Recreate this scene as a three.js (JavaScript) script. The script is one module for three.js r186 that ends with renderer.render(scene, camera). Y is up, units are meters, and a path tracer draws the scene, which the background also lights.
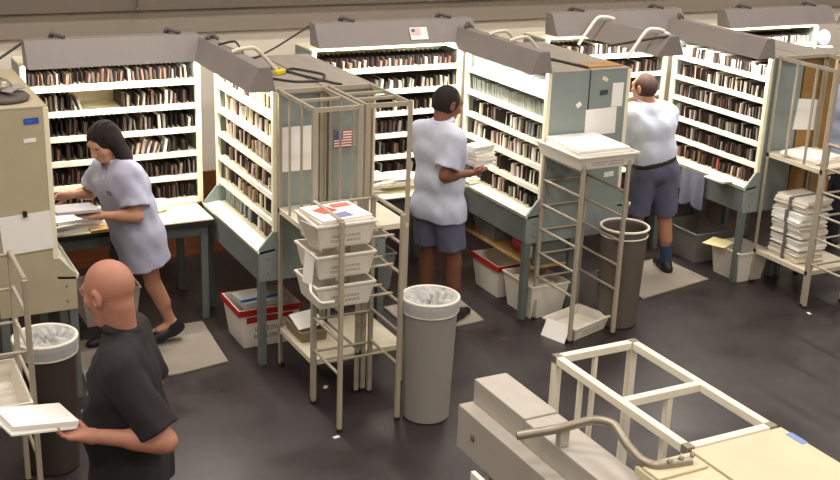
import * as THREE from 'three';
import { mergeGeometries } from 'three/addons/utils/BufferGeometryUtils.js';
import { RoundedBoxGeometry } from 'three/addons/geometries/RoundedBoxGeometry.js';
import { RectAreaLightUniformsLib } from 'three/addons/lights/RectAreaLightUniformsLib.js';

RectAreaLightUniformsLib.init();
const scene = new THREE.Scene();
// ---------------------------------------------------------------- camera
const camera = new THREE.PerspectiveCamera(23.27, 840 / 480, 0.05, 60);
camera.position.set(0, 3.45, 0);
{
  const yaw = THREE.MathUtils.degToRad(28.098), pitch = THREE.MathUtils.degToRad(18.847), roll = THREE.MathUtils.degToRad(2.146);
  const fwd = new THREE.Vector3(Math.sin(yaw) * Math.cos(pitch), -Math.sin(pitch), -Math.cos(yaw) * Math.cos(pitch));
  const right = new THREE.Vector3(Math.cos(yaw), 0, Math.sin(yaw));
  const up = new THREE.Vector3().crossVectors(right, fwd);
  const r2 = right.clone().multiplyScalar(Math.cos(roll)).addScaledVector(up, Math.sin(roll));
  const u2 = up.clone().multiplyScalar(Math.cos(roll)).addScaledVector(right, -Math.sin(roll));
  camera.quaternion.setFromRotationMatrix(new THREE.Matrix4().makeBasis(r2, u2, fwd.clone().negate()));
}
const renderer = new THREE.WebGLRenderer();
renderer.toneMapping = THREE.LinearToneMapping;
renderer.toneMappingExposure = 1.0;
renderer.shadowMap.enabled = true;
scene.background = new THREE.Color(0x000000);
const CEIL = { L: 41, color: new THREE.Color(1, 0.94, 0.87) };      // ceiling fluorescent panels
const HOOD = { L: 95, color: new THREE.Color(1, 0.96, 0.86) };      // task lamps under the case hoods

// ---------------------------------------------------------------- helpers
let seed = 7;
const rnd = () => { seed = (seed * 1664525 + 1013904223) >>> 0; return seed / 4294967296; };
const rr = (a, b) => a + (b - a) * rnd();
const V = (x, y, z) => new THREE.Vector3(x, y, z);
const taken = {};
function numbered(n) { const k = taken[n] || 0; taken[n] = k + 1; return k ? n + '_' + String(k).padStart(3, '0') : n; }
function tag(o, label, category, group, kind) {
  if (label) o.userData.label = label;
  if (category) o.userData.category = category;
  if (group) o.userData.group = group;
  if (kind) o.userData.kind = kind;
  return o;
}
function thing(name, label, category, pos = [0, 0, 0], turn = 0, group) {
  const o = new THREE.Group(); o.name = numbered(name); o.position.set(...pos); o.rotation.y = turn; scene.add(o);
  return tag(o, label, category, group);
}
function clean(g) { const n = g.index ? g.toNonIndexed() : g; for (const k of Object.keys(n.attributes)) if (!['position', 'normal', 'uv'].includes(k)) n.deleteAttribute(k); return n; }
function mg(list) { return list.length === 1 ? list[0] : mergeGeometries(list.map(clean)); }
function part(parent, name, geo, mat, label) {
  const m = new THREE.Mesh(Array.isArray(geo) ? mg(geo) : geo, mat);
  m.name = name; m.castShadow = m.receiveShadow = true; parent.add(m);
  if (label) m.userData.label = label;
  return m;
}
function single(name, geo, mat, label, category, pos = [0, 0, 0], turn = 0, group) {
  const m = part(scene, numbered(name), geo, mat); m.position.set(...pos); m.rotation.y = turn;
  return tag(m, label, category, group);
}
function struct(name, geo, mat) { const m = part(scene, name, geo, mat); m.userData.kind = 'structure'; return m; }
// box between two corners
function bx(x0, x1, y0, y1, z0, z1, r = 0) {
  const w = Math.abs(x1 - x0), h = Math.abs(y1 - y0), d = Math.abs(z1 - z0);
  const g = r > 0 ? new RoundedBoxGeometry(w, h, d, 1, Math.min(r, w * .45, h * .45, d * .45)) : new THREE.BoxGeometry(w, h, d);
  g.translate((x0 + x1) / 2, (y0 + y1) / 2, (z0 + z1) / 2); return g;
}
function bar(a, b, r, seg = 8) {                                   // round bar between two points
  const A = V(...a), B = V(...b), d = B.clone().sub(A), L = d.length();
  const g = new THREE.CylinderGeometry(r, r, L, seg); g.translate(0, L / 2, 0);
  g.applyQuaternion(new THREE.Quaternion().setFromUnitVectors(V(0, 1, 0), d.normalize())); g.translate(...a); return g;
}
function tube(pts, r, seg = 40, rad = 8) { return new THREE.TubeGeometry(new THREE.CatmullRomCurve3(pts.map(p => V(...p)), false, 'catmullrom', .3), seg, r, rad, false); }
function lathe(pts, seg = 40) { return new THREE.LatheGeometry(pts.map(p => new THREE.Vector2(p[0], p[1])), seg); }
// polygon in (z,y) swept along x from x0 to x1
function prismX(pts, x0, x1, bevel = 0) {
  const s = new THREE.Shape(pts.map(p => new THREE.Vector2(-p[0], p[1])));
  const g = new THREE.ExtrudeGeometry(s, { depth: x1 - x0, bevelEnabled: bevel > 0, bevelSize: bevel, bevelThickness: bevel, bevelSegments: 1 });
  g.rotateY(Math.PI / 2); g.translate(x0, 0, 0); return g;
}
// ---------------------------------------------------------------- textures
function noiseTex(size, fn, srgb = true) {
  const d = new Uint8Array(size * size * 4);
  for (let y = 0; y < size; y++) for (let x = 0; x < size; x++) { const c = fn(x / size, y / size, x, y), i = (y * size + x) * 4; d[i] = c[0]; d[i + 1] = c[1]; d[i + 2] = c[2]; d[i + 3] = 255; }
  const t = new THREE.DataTexture(d, size, size); t.wrapS = t.wrapT = THREE.RepeatWrapping; t.magFilter = THREE.LinearFilter; t.minFilter = THREE.LinearMipmapLinearFilter; t.generateMipmaps = true;
  if (srgb) t.colorSpace = THREE.SRGBColorSpace; t.needsUpdate = true; return t;
}
const hash = (x, y) => { let h = (x * 374761393 + y * 668265263) | 0; h = Math.imul(h ^ (h >>> 13), 1274126177); return ((h ^ (h >>> 16)) >>> 0) / 4294967296; };
function vnoise(u, v, n) {                                          // tiling value noise
  const x = u * n, y = v * n, xi = Math.floor(x), yi = Math.floor(y), fx = x - xi, fy = y - yi, s = t => t * t * (3 - 2 * t), m = k => ((k % n) + n) % n;
  const a = hash(m(xi), m(yi)), b = hash(m(xi + 1), m(yi)), c = hash(m(xi), m(yi + 1)), d = hash(m(xi + 1), m(yi + 1));
  return a + (b - a) * s(fx) + (c - a) * s(fy) + (a - b - c + d) * s(fx) * s(fy);
}
const fbm = (u, v, n, o = 4) => { let t = 0, a = .5, k = n; for (let i = 0; i < o; i++) { t += a * vnoise(u, v, k); a *= .5; k *= 2; } return t; };
function tint(hex, amp, n, size = 256) {                            // paint with faint mottling
  const c = new THREE.Color(hex), r = c.clone().convertLinearToSRGB ? hex : hex, R = (r >> 16) & 255, G = (r >> 8) & 255, B = r & 255;
  return noiseTex(size, (u, v, x, y) => { const k = 1 + amp * (fbm(u, v, n) - .5) * 2 + amp * .3 * (hash(x, y) - .5); return [Math.min(255, R * k), Math.min(255, G * k), Math.min(255, B * k)]; });
}
function mat(hex, o = {}) {
  const { amp = .06, n = 6, rep = 1, ...rest } = o;
  const m = new THREE.MeshStandardMaterial({ roughness: .6, ...rest });
  if (amp) { m.map = tint(hex, amp, n, 128); m.map.repeat.set(rep, rep); } else m.color.set(hex);
  return m;
}
const flat = (hex, rough = .7, o = {}) => new THREE.MeshStandardMaterial({ color: hex, roughness: rough, ...o });

const M = {
  caseTop: mat(0x958d82, { roughness: .7, amp: .06 }), insideShade: flat(0x4a423c, .8),
  caseGrey: mat(0x8b9490, { roughness: .5 }), caseDark: mat(0x676d69, { roughness: .55 }), beige: mat(0xb6a98c, { roughness: .55, amp: .05 }),
  cream: flat(0xeee6c8, .55), lip: flat(0xf6f2e2, .45), ledge: flat(0xd3d6c6, .4),
  hood: mat(0x847b77, { roughness: .55, amp: .04 }), hoodDark: flat(0x5a504c, .6), white: flat(0xf2eee4, .5),
  divider: flat(0x3c2f2d, .7), rack: mat(0xa89d8a, { roughness: .45, amp: .05 }), rackShelf: mat(0xd8cdb4, { roughness: .5, amp: .04 }),
  rubber: flat(0x17120f, .8), canGrey: mat(0x948e88, { roughness: .45, amp: .04 }), canDark: mat(0x5f564d, { roughness: .5, amp: .05 }), canBlack: mat(0x3b322c, { roughness: .5 }),
  cable: flat(0x3a302c, .6), paper: flat(0xf1ede6, .8), paper2: flat(0xdcd2c0, .8), tubWhite: mat(0xe6ded0, { roughness: .6, amp: .03 }), tubGrey: mat(0x8c8780, { roughness: .6 }), red: flat(0xa8221e, .5),
  frameWhite: mat(0xf3ead6, { roughness: .4, amp: .03 }), tableBeige: mat(0xd6c9a8, { roughness: .5, amp: .03 }), machine: mat(0xb6aea3, { roughness: .5, amp: .03 }), steel: flat(0x9a9080, .35, { metalness: .6 }),
  tableTop: mat(0xe3dabb, { roughness: .45, amp: .03 }), wood: mat(0x94703f, { roughness: .6, amp: .14, n: 3 }), tan: flat(0xb98f58, .8), yellow: flat(0xd8c21e, .5), blue: flat(0x2a4fae, .5), mat: mat(0x8e8378, { roughness: .85, amp: .05 }),
};
const glow = c => new THREE.MeshStandardMaterial({ color: 0xffffff, emissive: c, emissiveIntensity: 3 });
const glowHood = glow(HOOD.color), glowCeil = glow(CEIL.color);
const liner = new THREE.MeshPhysicalMaterial({ color: 0xe9e7e2, roughness: .25, transmission: .55, thickness: 0, side: THREE.DoubleSide });

function canvasTex(w, h, draw) { const c = document.createElement('canvas'); c.width = w; c.height = h; const x = c.getContext('2d'); draw(x, w, h); const t = new THREE.CanvasTexture(c); t.colorSpace = THREE.SRGBColorSpace; return t; }
const printMat = t => new THREE.MeshStandardMaterial({ map: t, roughness: .65, polygonOffset: true });
const usps = (bg, fg, red) => printMat(canvasTex(512, 192, (x, w, h) => {
  x.fillStyle = bg; x.fillRect(0, 0, w, h); if (red) { x.fillStyle = '#a8221e'; x.fillRect(0, 0, w, 44); }
  x.fillStyle = fg; x.font = 'bold 44px sans-serif'; x.textAlign = 'center'; x.fillText('UNITED STATES', w / 2, 108); x.fillText('POSTAL SERVICE', w / 2, 162);
}));
const uspsTub = usps('#e6ded0', '#6d6660', true), uspsTray = usps('#e6ded0', '#8a837b', false);
const flagMat = printMat(canvasTex(260, 180, (x, w, h) => {
  x.fillStyle = '#f4f1ea'; x.fillRect(0, 0, w, h); x.fillStyle = '#b8424a'; for (let i = 0; i < 13; i += 2) x.fillRect(0, i * h / 13, w, h / 13);
  x.fillStyle = '#2b3a78'; x.fillRect(0, 0, w * .4, h * 7 / 13); x.fillStyle = '#fff'; for (let i = 0; i < 5; i++) for (let j = 0; j < 4; j++) x.fillRect(8 + i * 19, 8 + j * 22, 6, 6);
}));

// ---------------------------------------------------------------- the setting
const X0 = -5, X1 = 15, Z0 = -9.3, Z1 = 3.5, YC = 5.6;
{
  const ft = noiseTex(1024, (u, v, x, y) => {
    const a = fbm(u, v, 6, 5), b = fbm(u + .37, v + .61, 24, 3), s = hash(x, y), sc = Math.max(0, vnoise(u * 1, v * 1, 40) * vnoise(v, u, 9) - .55) * 60;
    const k = .86 + .28 * (a - .5) + .16 * (b - .5) + (s > .985 ? .22 : 0) + .06 * (s - .5); return [55 * k + sc, 45 * k + sc, 47 * k + sc * .95];
  });
  ft.repeat.set(5, 3.2);
  const rt = noiseTex(256, (u, v) => { const k = 120 + 120 * (fbm(u, v, 8) - .5); return [k, k, k]; }, false); rt.repeat.set(7, 5);
  struct('floor', bx(X0, X1, -.1, 0, Z0 - .1, Z1), new THREE.MeshStandardMaterial({ map: ft, roughnessMap: rt, roughness: 1 }));
  const wm = mat(0xece2d2, { roughness: .85, amp: .012, rep: 4 });
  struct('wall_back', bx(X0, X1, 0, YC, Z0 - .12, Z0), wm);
  struct('wall_left', bx(X0 - .12, X0, 0, YC, Z0, Z1), wm);
  struct('wall_right', bx(X1, X1 + .12, 0, YC, Z0, Z1), wm);
  struct('wall_front', bx(X0, X1, 0, YC, Z1, Z1 + .12), wm);
  struct('ceiling', bx(X0, X1, YC, YC + .1, Z0, Z1), mat(0xa9a093, { roughness: .9, rep: 6 }));
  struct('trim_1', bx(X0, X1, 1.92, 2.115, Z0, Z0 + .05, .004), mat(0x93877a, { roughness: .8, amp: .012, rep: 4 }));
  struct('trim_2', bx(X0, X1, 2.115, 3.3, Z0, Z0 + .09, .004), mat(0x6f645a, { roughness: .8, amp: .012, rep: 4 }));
  struct('trim_3', bx(X0, X1, 0, .74, Z0, Z0 + .03, .004), mat(0x7c4526, { roughness: .6, amp: .12, rep: 4 }));
}
// ceiling fluorescent fixtures
for (let i = 0; i < 4; i++) for (let j = 0; j < 4; j++) {
  const x = -1 + i * 3.4, z = -7.6 + j * 2.7, y = 5.0;
  const t = thing('ceiling_light', 'suspended fluorescent ceiling fixture above the mail room floor', 'light', [x, y, z], 0, 'ceiling fixtures out of view above');
  part(t, 'housing', bx(-.65, .65, .02, .1, -.2, .2, .01), M.white);
  part(t, 'diffuser', bx(-.62, .62, 0, .02, -.17, .17), glowCeil);
  for (const s of [-.5, .5]) part(t, 'hanger_rod', bar([s, .1, 0], [s, .6, 0], .008), M.steel);
  const l = new THREE.RectAreaLight(CEIL.color, CEIL.L, 1.24, .34); l.position.set(x, y - .01, z); l.lookAt(x, 0, z); l.castShadow = true; scene.add(l);
}
// ---------------------------------------------------------------- sorting cases
// local frame of a case: x along the shelves, front faces +z, shelf face at z = 0
const TIER = [.84, 1.02, 1.20, 1.38, 1.56, 1.74];
const letters = [];                                                 // every piece of mail, sorted by size in view later
const sideProfile = [[0, 1.90], [-.35, 1.90], [-.35, .62], [.11, .62], [.11, .85], [.0, .98]];
const backProfile = [[0, 1.90], [-.35, 1.90], [-.35, .80], [0, .80]];
const tmpM = new THREE.Matrix4();
function makeCase(o) {
  const { L, turn, pos, label, wing, panel = M.caseGrey, hood, rows, where, name = 'sorting_case' } = o;
  const g = thing(name, label, 'mail case', pos, turn);
  const h = L / 2;
  for (const s of [-1, 1]) {
    const x = s * h; part(g, 'side_panel', prismX(wing ? sideProfile : backProfile, Math.min(x, x - s * .02), Math.max(x, x - s * .02)), panel);
    part(g, 'front_post', bx(x - s * .035, x + s * .004, wing ? .96 : .81, 1.905, -.02, .012, .004), M.cream);
  }
  part(g, 'top_panel', bx(-h, h, 1.90, 1.915, -.35, .006, .004), wing ? (panel === M.beige ? panel : M.caseTop) : M.cream);
  part(g, 'back_panel', bx(-h + .02, h - .02, .84, 1.9, -.35, -.335), wing ? M.insideShade : M.cream);  // wings: the shade below each shelf is put into this dark panel colour
  TIER.forEach((y, i) => {
    const sh = part(g, 'shelf', bx(-h + .02, h - .02, y - .012, y, -.335, -.005), M.cream);
    if (i > 0 || !wing) part(sh, 'label_strip', bx(-h + .03, h - .03, y - .03, y + .012, -.006, .008, .003), M.lip);
  });
  if (wing) {
    part(g, 'ledge', prismX([[.0, .845], [.115, .83], [.125, .845], [.13, .845], [.118, .815], [0, .83]], -h, h), M.ledge);
    part(g, 'apron', bx(-h + .02, h - .02, .62, .815, .095, .108, .003), M.caseDark);
    part(g, 'back_rail', bx(-h + .02, h - .02, .62, .82, -.35, -.335, .003), M.caseDark);
    for (const sx of [-1, 1]) for (const z of [.085, -.325]) {
      const leg = part(g, 'leg', bx(sx * (h - .005), sx * (h - .06), .0, .64, z - .025, z + .025, .004), M.caseDark);
      if (z > 0) for (const yy of [.68, .78]) part(leg, 'bolt', new THREE.SphereGeometry(.009, 8, 6).translate(sx * h, yy, .05), M.steel);
    }
  } else part(g, 'base_board', bx(-h + .02, h - .02, .80, .828, -.335, 0), M.cream);
  g.updateMatrixWorld(true);
  if (hood) {
    const { b0 = 0, b1 = .18, t0 = .03, t1 = .11, y0 = 1.915, y1 = 2.07, x0 = -h - .02, x1 = h + .02, arms, clips } = hood;
    const w = .008;
    const outer = [[b1, y0], [t1, y1], [t0, y1], [b0, y0], [b0 + w, y0], [t0 + w, y1 - w], [t1 - w, y1 - w], [b1 - w, y0]];
    const ends = [[b1, y0], [t1, y1], [t0, y1], [b0, y0]];
    const hd = part(g, 'light_hood', [prismX(outer, x0, x1), prismX(ends, x0 - .004, x0), prismX(ends, x1, x1 + .004)], M.hood);
    const zc = (b0 + b1) / 2, yc = y0 + .05;
    part(hd, 'lamp_tube', bar([x0 + .05, yc, zc], [x1 - .05, yc, zc], .016, 10), glowHood);
    for (const cx of clips || [-.32, .32]) part(hd, 'clip', [bar([cx * L, y1 - .01, t0 - .03], [cx * L, y1 + .03, t0 + .02], .02, 8), bar([cx * L, y1 + .03, t0 + .02], [cx * L + .07, y1 + .012, t1 - .01], .014, 8)], M.hoodDark);
    for (const ax of arms || []) part(hd, 'support_arm', tube([[ax, 1.915, t0 - .26], [ax, 1.93, t0 - .25], [ax, y1 + .0, t0 - .12], [ax, y1 + .035, t0 - .07], [ax, y1 + .03, t0 + .02], [ax, y1 + .012, t1]], .014, 40, 8), hood.armMat || M.rackShelf);
    const l = new THREE.RectAreaLight(HOOD.color, hood.L ?? HOOD.L, x1 - x0 - .1, .05);
    l.position.copy(g.localToWorld(V((x0 + x1) / 2, yc - .022, zc))); scene.add(l);
    l.lookAt(g.localToWorld(V((x0 + x1) / 2, yc - 1, zc - (hood.tilt ?? .0)))); 
    if (Math.abs(turn) > .1) l.rotation.set(-Math.PI / 2, 0, Math.PI / 2);
    l.castShadow = true;
  }
  // mail standing in the rows (row 0 is the top one)
  const div = [];
  (rows || []).forEach((r, i) => {
    if (!r) return;
    const y = TIER[5 - i], room = (i === 0 ? 1.9 : TIER[6 - i]) - y - .02;
    const st = r.step || .042; let x = -h + .05;
    while (x < h - .05) {
      const u = (x + h) / L;
      if (!(r.noDiv && u > r.noDiv[0] && u < r.noDiv[1])) div.push(bx(x - .001, x + .001, y, y + room * .62, -.30, -.05 - (r.inset || 0)));
      const seg = (r.parts || [[0, 1, r.p || .8, r.pal]]).find(q => u >= q[0] && u <= q[1]);
      if (seg && rnd() < seg[2]) {
        const pal = PAL[seg[3]], col = pal[Math.floor(rnd() * pal.length)];
        const tk = rr(.008, Math.min(.03, st * .6)) * (r.fat || 1), hh = room * (seg[3] === 'grey' ? rr(.6, .68) : rr(.46, .70)) * (r.hf || 1), dd = rr(.18, .24), zf = -(seg[3] === 'grey' ? .04 : rr(.03, .075)) - (r.inset || 0), lean = rr(-.12, .12) + (r.lean || 0) + (seg[4] || 0);
        letters.push({ case: g, x: x + st * .5, y, z: zf - dd / 2, tk, hh, dd, lean, col, i, where });
      }
      x += st;
    }
  });
  if (div.length) { const d = part(g, 'slot_dividers', div, M.divider); d.userData.kind = 'stuff'; }
  return g;
}
const PAL = {
  clump: ['pink', 'white', 'pink', 'white', 'grey', 'dark', 'pink', 'cream'], dusk: ['grey', 'dark', 'grey', 'pink', 'grey', 'brown', 'dark'], tanmix: ['tan', 'pink', 'cream', 'tan', 'brown', 'cream'], orange: ['orange'],
  dark: ['brown', 'brown', 'dark', 'dark', 'brown', 'grey', 'dark'], white: ['white', 'white', 'cream', 'pink', 'white', 'grey'], tan: ['cream', 'tan', 'pink', 'cream', 'pink', 'tan', 'white'],  // dark set: mail coloured darker to carry the shade of the recessed slots
  grey: ['greygreen', 'greygreen', 'grey'], mix: ['white', 'dark', 'grey', 'cream', 'brown', 'pink'], yellow: ['grey', 'dark', 'white', 'brown', 'dark', 'grey'], red: ['pink', 'brown', 'dark', 'brown', 'red'],
};
const LCOL = {
  orange: flat(0xd06a26, .8), brown: flat(0x6b5146, .85), grey: flat(0x9a948e, .85), dark: flat(0x40362f, .85), tan: flat(0xb59c7c, .85), white: flat(0xefebe6, .8), cream: flat(0xe6dcc4, .8),
  pink: flat(0xd6bdb4, .85), greygreen: flat(0x97a09a, .7), yellow: flat(0xd9b53a, .8), red: flat(0xa8483e, .8),
};
const LNAME = { orange: 'orange', brown: 'brown', grey: 'grey', dark: 'dark', tan: 'tan', white: 'white', cream: 'cream', pink: 'pinkish', greygreen: 'grey-green', yellow: 'yellow', red: 'red' };
const ORD = ['top', 'second', 'third', 'fourth', 'fifth', 'bottom'];

const P = 2.13, HP = Math.PI / 2;
const WZ = -7.53, WL = 1.20;                                        // wings run z -8.13 .. -6.93
// right wings face -x; left wings face +x
const w1 = makeCase({ L: WL, turn: -HP, pos: [2.605, 0, WZ], wing: true, where: 'case wing by the tall racks',
  label: 'grey mail case wing with tan mail, between the leaning person and the tall racks',
  hood: { arms: [.1], clips: [-.45] },
  rows: [{ p: 1, pal: 'tan', step: .03, fat: 1.5, hf: 1.1 }, { p: 1, pal: 'tan', step: .03, fat: 1.5, hf: 1.1 }, { p: 1, pal: 'tan', step: .03, fat: 1.4, hf: 1.05 }, { p: .95, pal: 'tanmix', step: .032, fat: 1.3 }, { p: .95, pal: 'tanmix', step: .034, fat: 1.2 }, { parts: [[0, .5, .9, 'grey'], [.5, .65, .9, 'white'], [.65, 1, .9, 'dark']], step: .04 }] });
const w2 = makeCase({ L: WL, turn: -HP, pos: [2.58 + P, 0, WZ], wing: true, where: 'case wing facing the mail-stack holder',
  label: 'grey mail case with a sloping hood, which the person holding a mail stack faces',
  hood: { arms: [-.1, .2], clips: [-.45] },
  rows: [{ p: 1, pal: 'grey', step: .026, lean: .1 }, { p: 1, pal: 'grey', step: .026, lean: .1 }, { step: .04, parts: [[0, .62, .95, 'clump'], [.62, .7, 1, 'yellow'], [.7, .9, .9, 'grey'], [.9, 1, 1, 'orange']] }, { p: .92, pal: 'clump', step: .042, fat: 1.25 }, { p: .92, pal: 'clump', step: .042, fat: 1.25 }, { parts: [[0, .7, .9, 'clump'], [.7, 1, .8, 'yellow']], step: .042 }] });
const w3 = makeCase({ L: WL, turn: -HP, pos: [2.58 + 2 * P, 0, WZ], wing: true, where: 'case wing right of the belted person',
  label: 'grey mail case crowded with envelopes, to the right of the person wearing a belt',
  hood: { clips: [-.45] },
  rows: [{ p: .95, pal: 'clump', step: .034, fat: 1.2 }, { p: .95, pal: 'clump', step: .034, fat: 1.2 }, { p: .95, pal: 'dusk', step: .03 }, { p: .9, pal: 'dusk', step: .032 }, { p: .9, pal: 'dark', step: .034 }, { p: .9, pal: 'red', step: .045 }] });
const w4 = makeCase({ L: WL, turn: -HP, pos: [2.58 + 3 * P, 0, WZ], wing: true, where: 'case wing cut off at the right edge', label: 'grey mail case wing at the right edge, mostly out of frame',
  hood: { clips: [] }, rows: [{ p: .9, pal: 'mix', step: .05 }, { p: .9, pal: 'mix', step: .05 }, { p: .9, pal: 'dark', step: .05 }, null, null, null] });
const lw1 = makeCase({ L: WL, turn: HP, pos: [1.19, 0, WZ], wing: true, panel: M.beige, label: 'beige mail case seen from its end at the left edge, with a clipped white sheet', where: '' });
const lw2 = makeCase({ L: WL, turn: HP, pos: [3.315, 0, WZ], wing: true, label: 'grey mail case end with a flag sticker, behind the tall shelving racks', where: '' });
const lw3 = makeCase({ L: WL, turn: HP, pos: [5.425, 0, WZ], wing: true, label: 'grey mail case end with white papers, its lamp hood held out on bent white arms', where: '',
  hood: { b0: .36, b1: .62, t0: .47, t1: .55, y0: 1.95, y1: 2.1, x0: -.45, x1: .55, arms: [-.28, .38], clips: [], armMat: M.white } });
const lw4 = makeCase({ L: WL, turn: HP, pos: [7.56, 0, WZ], wing: true, panel: M.wood, label: 'brown wooden mail case end with a sheet of paper behind the right rack', where: '' });
// back cases
const BZ = -8.25, BL = 1.26;
const c1 = makeCase({ L: BL, turn: 0, pos: [1.89, 0, BZ], where: 'case behind the leaning person', label: 'wide mail case with rows of dark slots behind the person leaning over a desk',
  hood: { b1: .2, b0: .0, t1: .08, t0: -.02, y1: 2.09, x0: -.60, x1: .60 },
  rows: [{ p: .85, pal: 'dark', step: .032, inset: .03 }, { step: .034, noDiv: [.3, .55], parts: [[0, .27, .9, 'dark'], [.27, .33, 1, 'white', .3], [.55, 1, .75, 'mix']] }, { step: .036, parts: [[0, .5, .7, 'dark'], [.5, 1, .75, 'yellow']] }, { step: .04, parts: [[0, .3, .7, 'dark'], [.3, .55, .7, 'dark'], [.55, .8, .85, 'clump', -.28], [.8, 1, .8, 'dark']] }, { step: .036, p: .8, pal: 'dark' }, { step: .038, p: .8, pal: 'dark' }] });
const c2 = makeCase({ L: 1.32, turn: 0, pos: [4.07, 0, BZ], where: 'case behind the mail-stack holder', label: 'wide mail case whose hood carries a flag card, behind the mail-stack holder',
  hood: { b1: .2, b0: .02, t1: .1, t0: .0, y0: 1.96, y1: 2.13, tilt: .1 },
  rows: [{ step: .045, p: .85, pal: 'yellow', hf: .75 }, { step: .042, p: .85, pal: 'yellow', hf: .8 }, { step: .042, p: .8, pal: 'mix', hf: .8 }, { step: .04, p: .85, pal: 'dark' }, { step: .04, p: .85, pal: 'dark' }, { step: .04, p: .8, pal: 'dark' }] });
const c3 = makeCase({ L: 1.32, turn: 0, pos: [6.2, 0, BZ], where: 'case ahead of the belted person', label: 'wide mail case in front of the person wearing a belt, mostly hidden by other cases',
  hood: { b1: .2, b0: .02, t1: .1, t0: .0, y0: 1.96, y1: 2.14, tilt: .1 }, rows: [{ step: .05, p: .9, pal: 'yellow', fat: 1.3 }, { step: .05, p: .8, pal: 'dark' }, { step: .05, p: .8, pal: 'dark' }, null, null, null] });
const c4 = makeCase({ L: 1.26, turn: 0, pos: [8.04, 0, BZ], where: 'case at the far right', label: 'wide mail case at the far right, above the rack with the brown panel',
  hood: { b1: .2, b0: .02, t1: .1, t0: .0, y0: 1.96, y1: 2.11, tilt: .1 }, rows: [{ step: .04, p: .9, pal: 'grey', hf: .8 }, { step: .05, p: .8, pal: 'dark' }, { step: .05, p: .8, pal: 'dark' }, null, null, null] });
// tables under the back cases
[[1.90, 1.15, 'cream topped work table with grey legs beside the person leaning over it'], [4.005, 1.13, 'work table behind the tall shelving racks, stacked with white mail'], [6.13, 1.15, 'work table in front of the person wearing a belt'], [8.16, 0.95, 'work table at the far right behind the racks']].forEach(([x, L, label]) => {
  const t = thing('work_table', label, 'table', [x, 0, -8.2]), h = L / 2;
  part(t, 'table_top', bx(-h, h, .765, .80, -.4, .36, .006), M.tableTop);
  part(t, 'top_edging', bx(-h, h, .755, .79, .36, .368, .002), M.rubber);
  part(t, 'apron', bx(-h + .05, h - .05, .66, .765, .28, .3), M.caseDark);
  for (const sx of [-1, 1]) for (const z of [.28, -.34]) part(t, 'leg', bx(sx * (h - .03), sx * (h - .085), 0, .765, z - .027, z + .027, .004), M.caseDark);
});
// ---------------------------------------------------------------- mail: the 300 largest in view are things, the rest one object
{
  camera.updateMatrixWorld(true); const inv = camera.matrixWorld.clone().invert();
  for (const l of letters) { const p = l.case.localToWorld(V(l.x, l.y + l.hh / 2, l.z + l.dd / 2)); const c = p.clone().applyMatrix4(inv); l.score = (l.tk + .006) * l.hh / (c.z * c.z) * (l.col === 'dark' || l.col === 'brown' ? .8 : 1) * (Math.abs(c.x / c.z) < .38 ? 1 : .1); }
  const rowsOf = {};
  for (const l of letters) (rowsOf[l.where + l.i] ||= []).push(l);
  const ranked = Object.values(rowsOf).map(r => ({ r, s: r.reduce((a, l) => a + l.score, 0) / r.length })).sort((a, b) => b.s - a.s);
  const unit = new THREE.BoxGeometry(1, 1, 1).translate(0, .5, 0), rest = [];
  const NTH = ['first', 'second', 'third', 'fourth', 'fifth', 'sixth', 'seventh', 'eighth', 'ninth', 'tenth', 'eleventh', 'twelfth', 'thirteenth', 'fourteenth', 'fifteenth', 'sixteenth', 'seventeenth', 'eighteenth', 'nineteenth', 'twentieth'];
  let used = 0;
  for (const { r } of ranked) {
    const whole = used + r.length <= 300; if (whole) used += r.length;
    const seen = {}; r.sort((a, b) => a.x - b.x);
    for (const l of r) {
      const loc = new THREE.Matrix4().compose(V(l.x, l.y + Math.abs(Math.sin(l.lean)) * l.tk / 2, l.z), new THREE.Quaternion().setFromEuler(new THREE.Euler(0, 0, l.lean)), V(l.tk, l.hh, l.dd));
      const w = l.case.matrixWorld.clone().multiply(loc);
      if (!whole) { rest.push([w, l.col]); continue; }
      const k = seen[l.col] = (seen[l.col] ?? -1) + 1;
      const m = single('letter_bundle', unit, LCOL[l.col], `${NTH[k] || 'last'} ${LNAME[l.col]} mail from the left, ${ORD[l.i]} shelf of the ${l.where}`, 'mail', [0, 0, 0], 0, `mail on the ${ORD[l.i]} shelf, ${l.where}`);
      w.decompose(m.position, m.quaternion, m.scale);
    }
  }
  const geos = [];
  for (const [w, c] of rest) { const g = clean(unit.clone()); g.applyMatrix4(w); const n = g.attributes.position.count, a = new Float32Array(n * 3), k = LCOL[c].color; for (let i = 0; i < n; i++) { a[i * 3] = k.r; a[i * 3 + 1] = k.g; a[i * 3 + 2] = k.b; } g.setAttribute('color', new THREE.BufferAttribute(a, 3)); geos.push(g); }
  const m = part(scene, 'filed_mail', mergeGeometries(geos), new THREE.MeshStandardMaterial({ vertexColors: true, roughness: .85 }));
  tag(m, 'remaining small mail filed upright in the slots of the far cases', 'mail', null, 'stuff');
}
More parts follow.
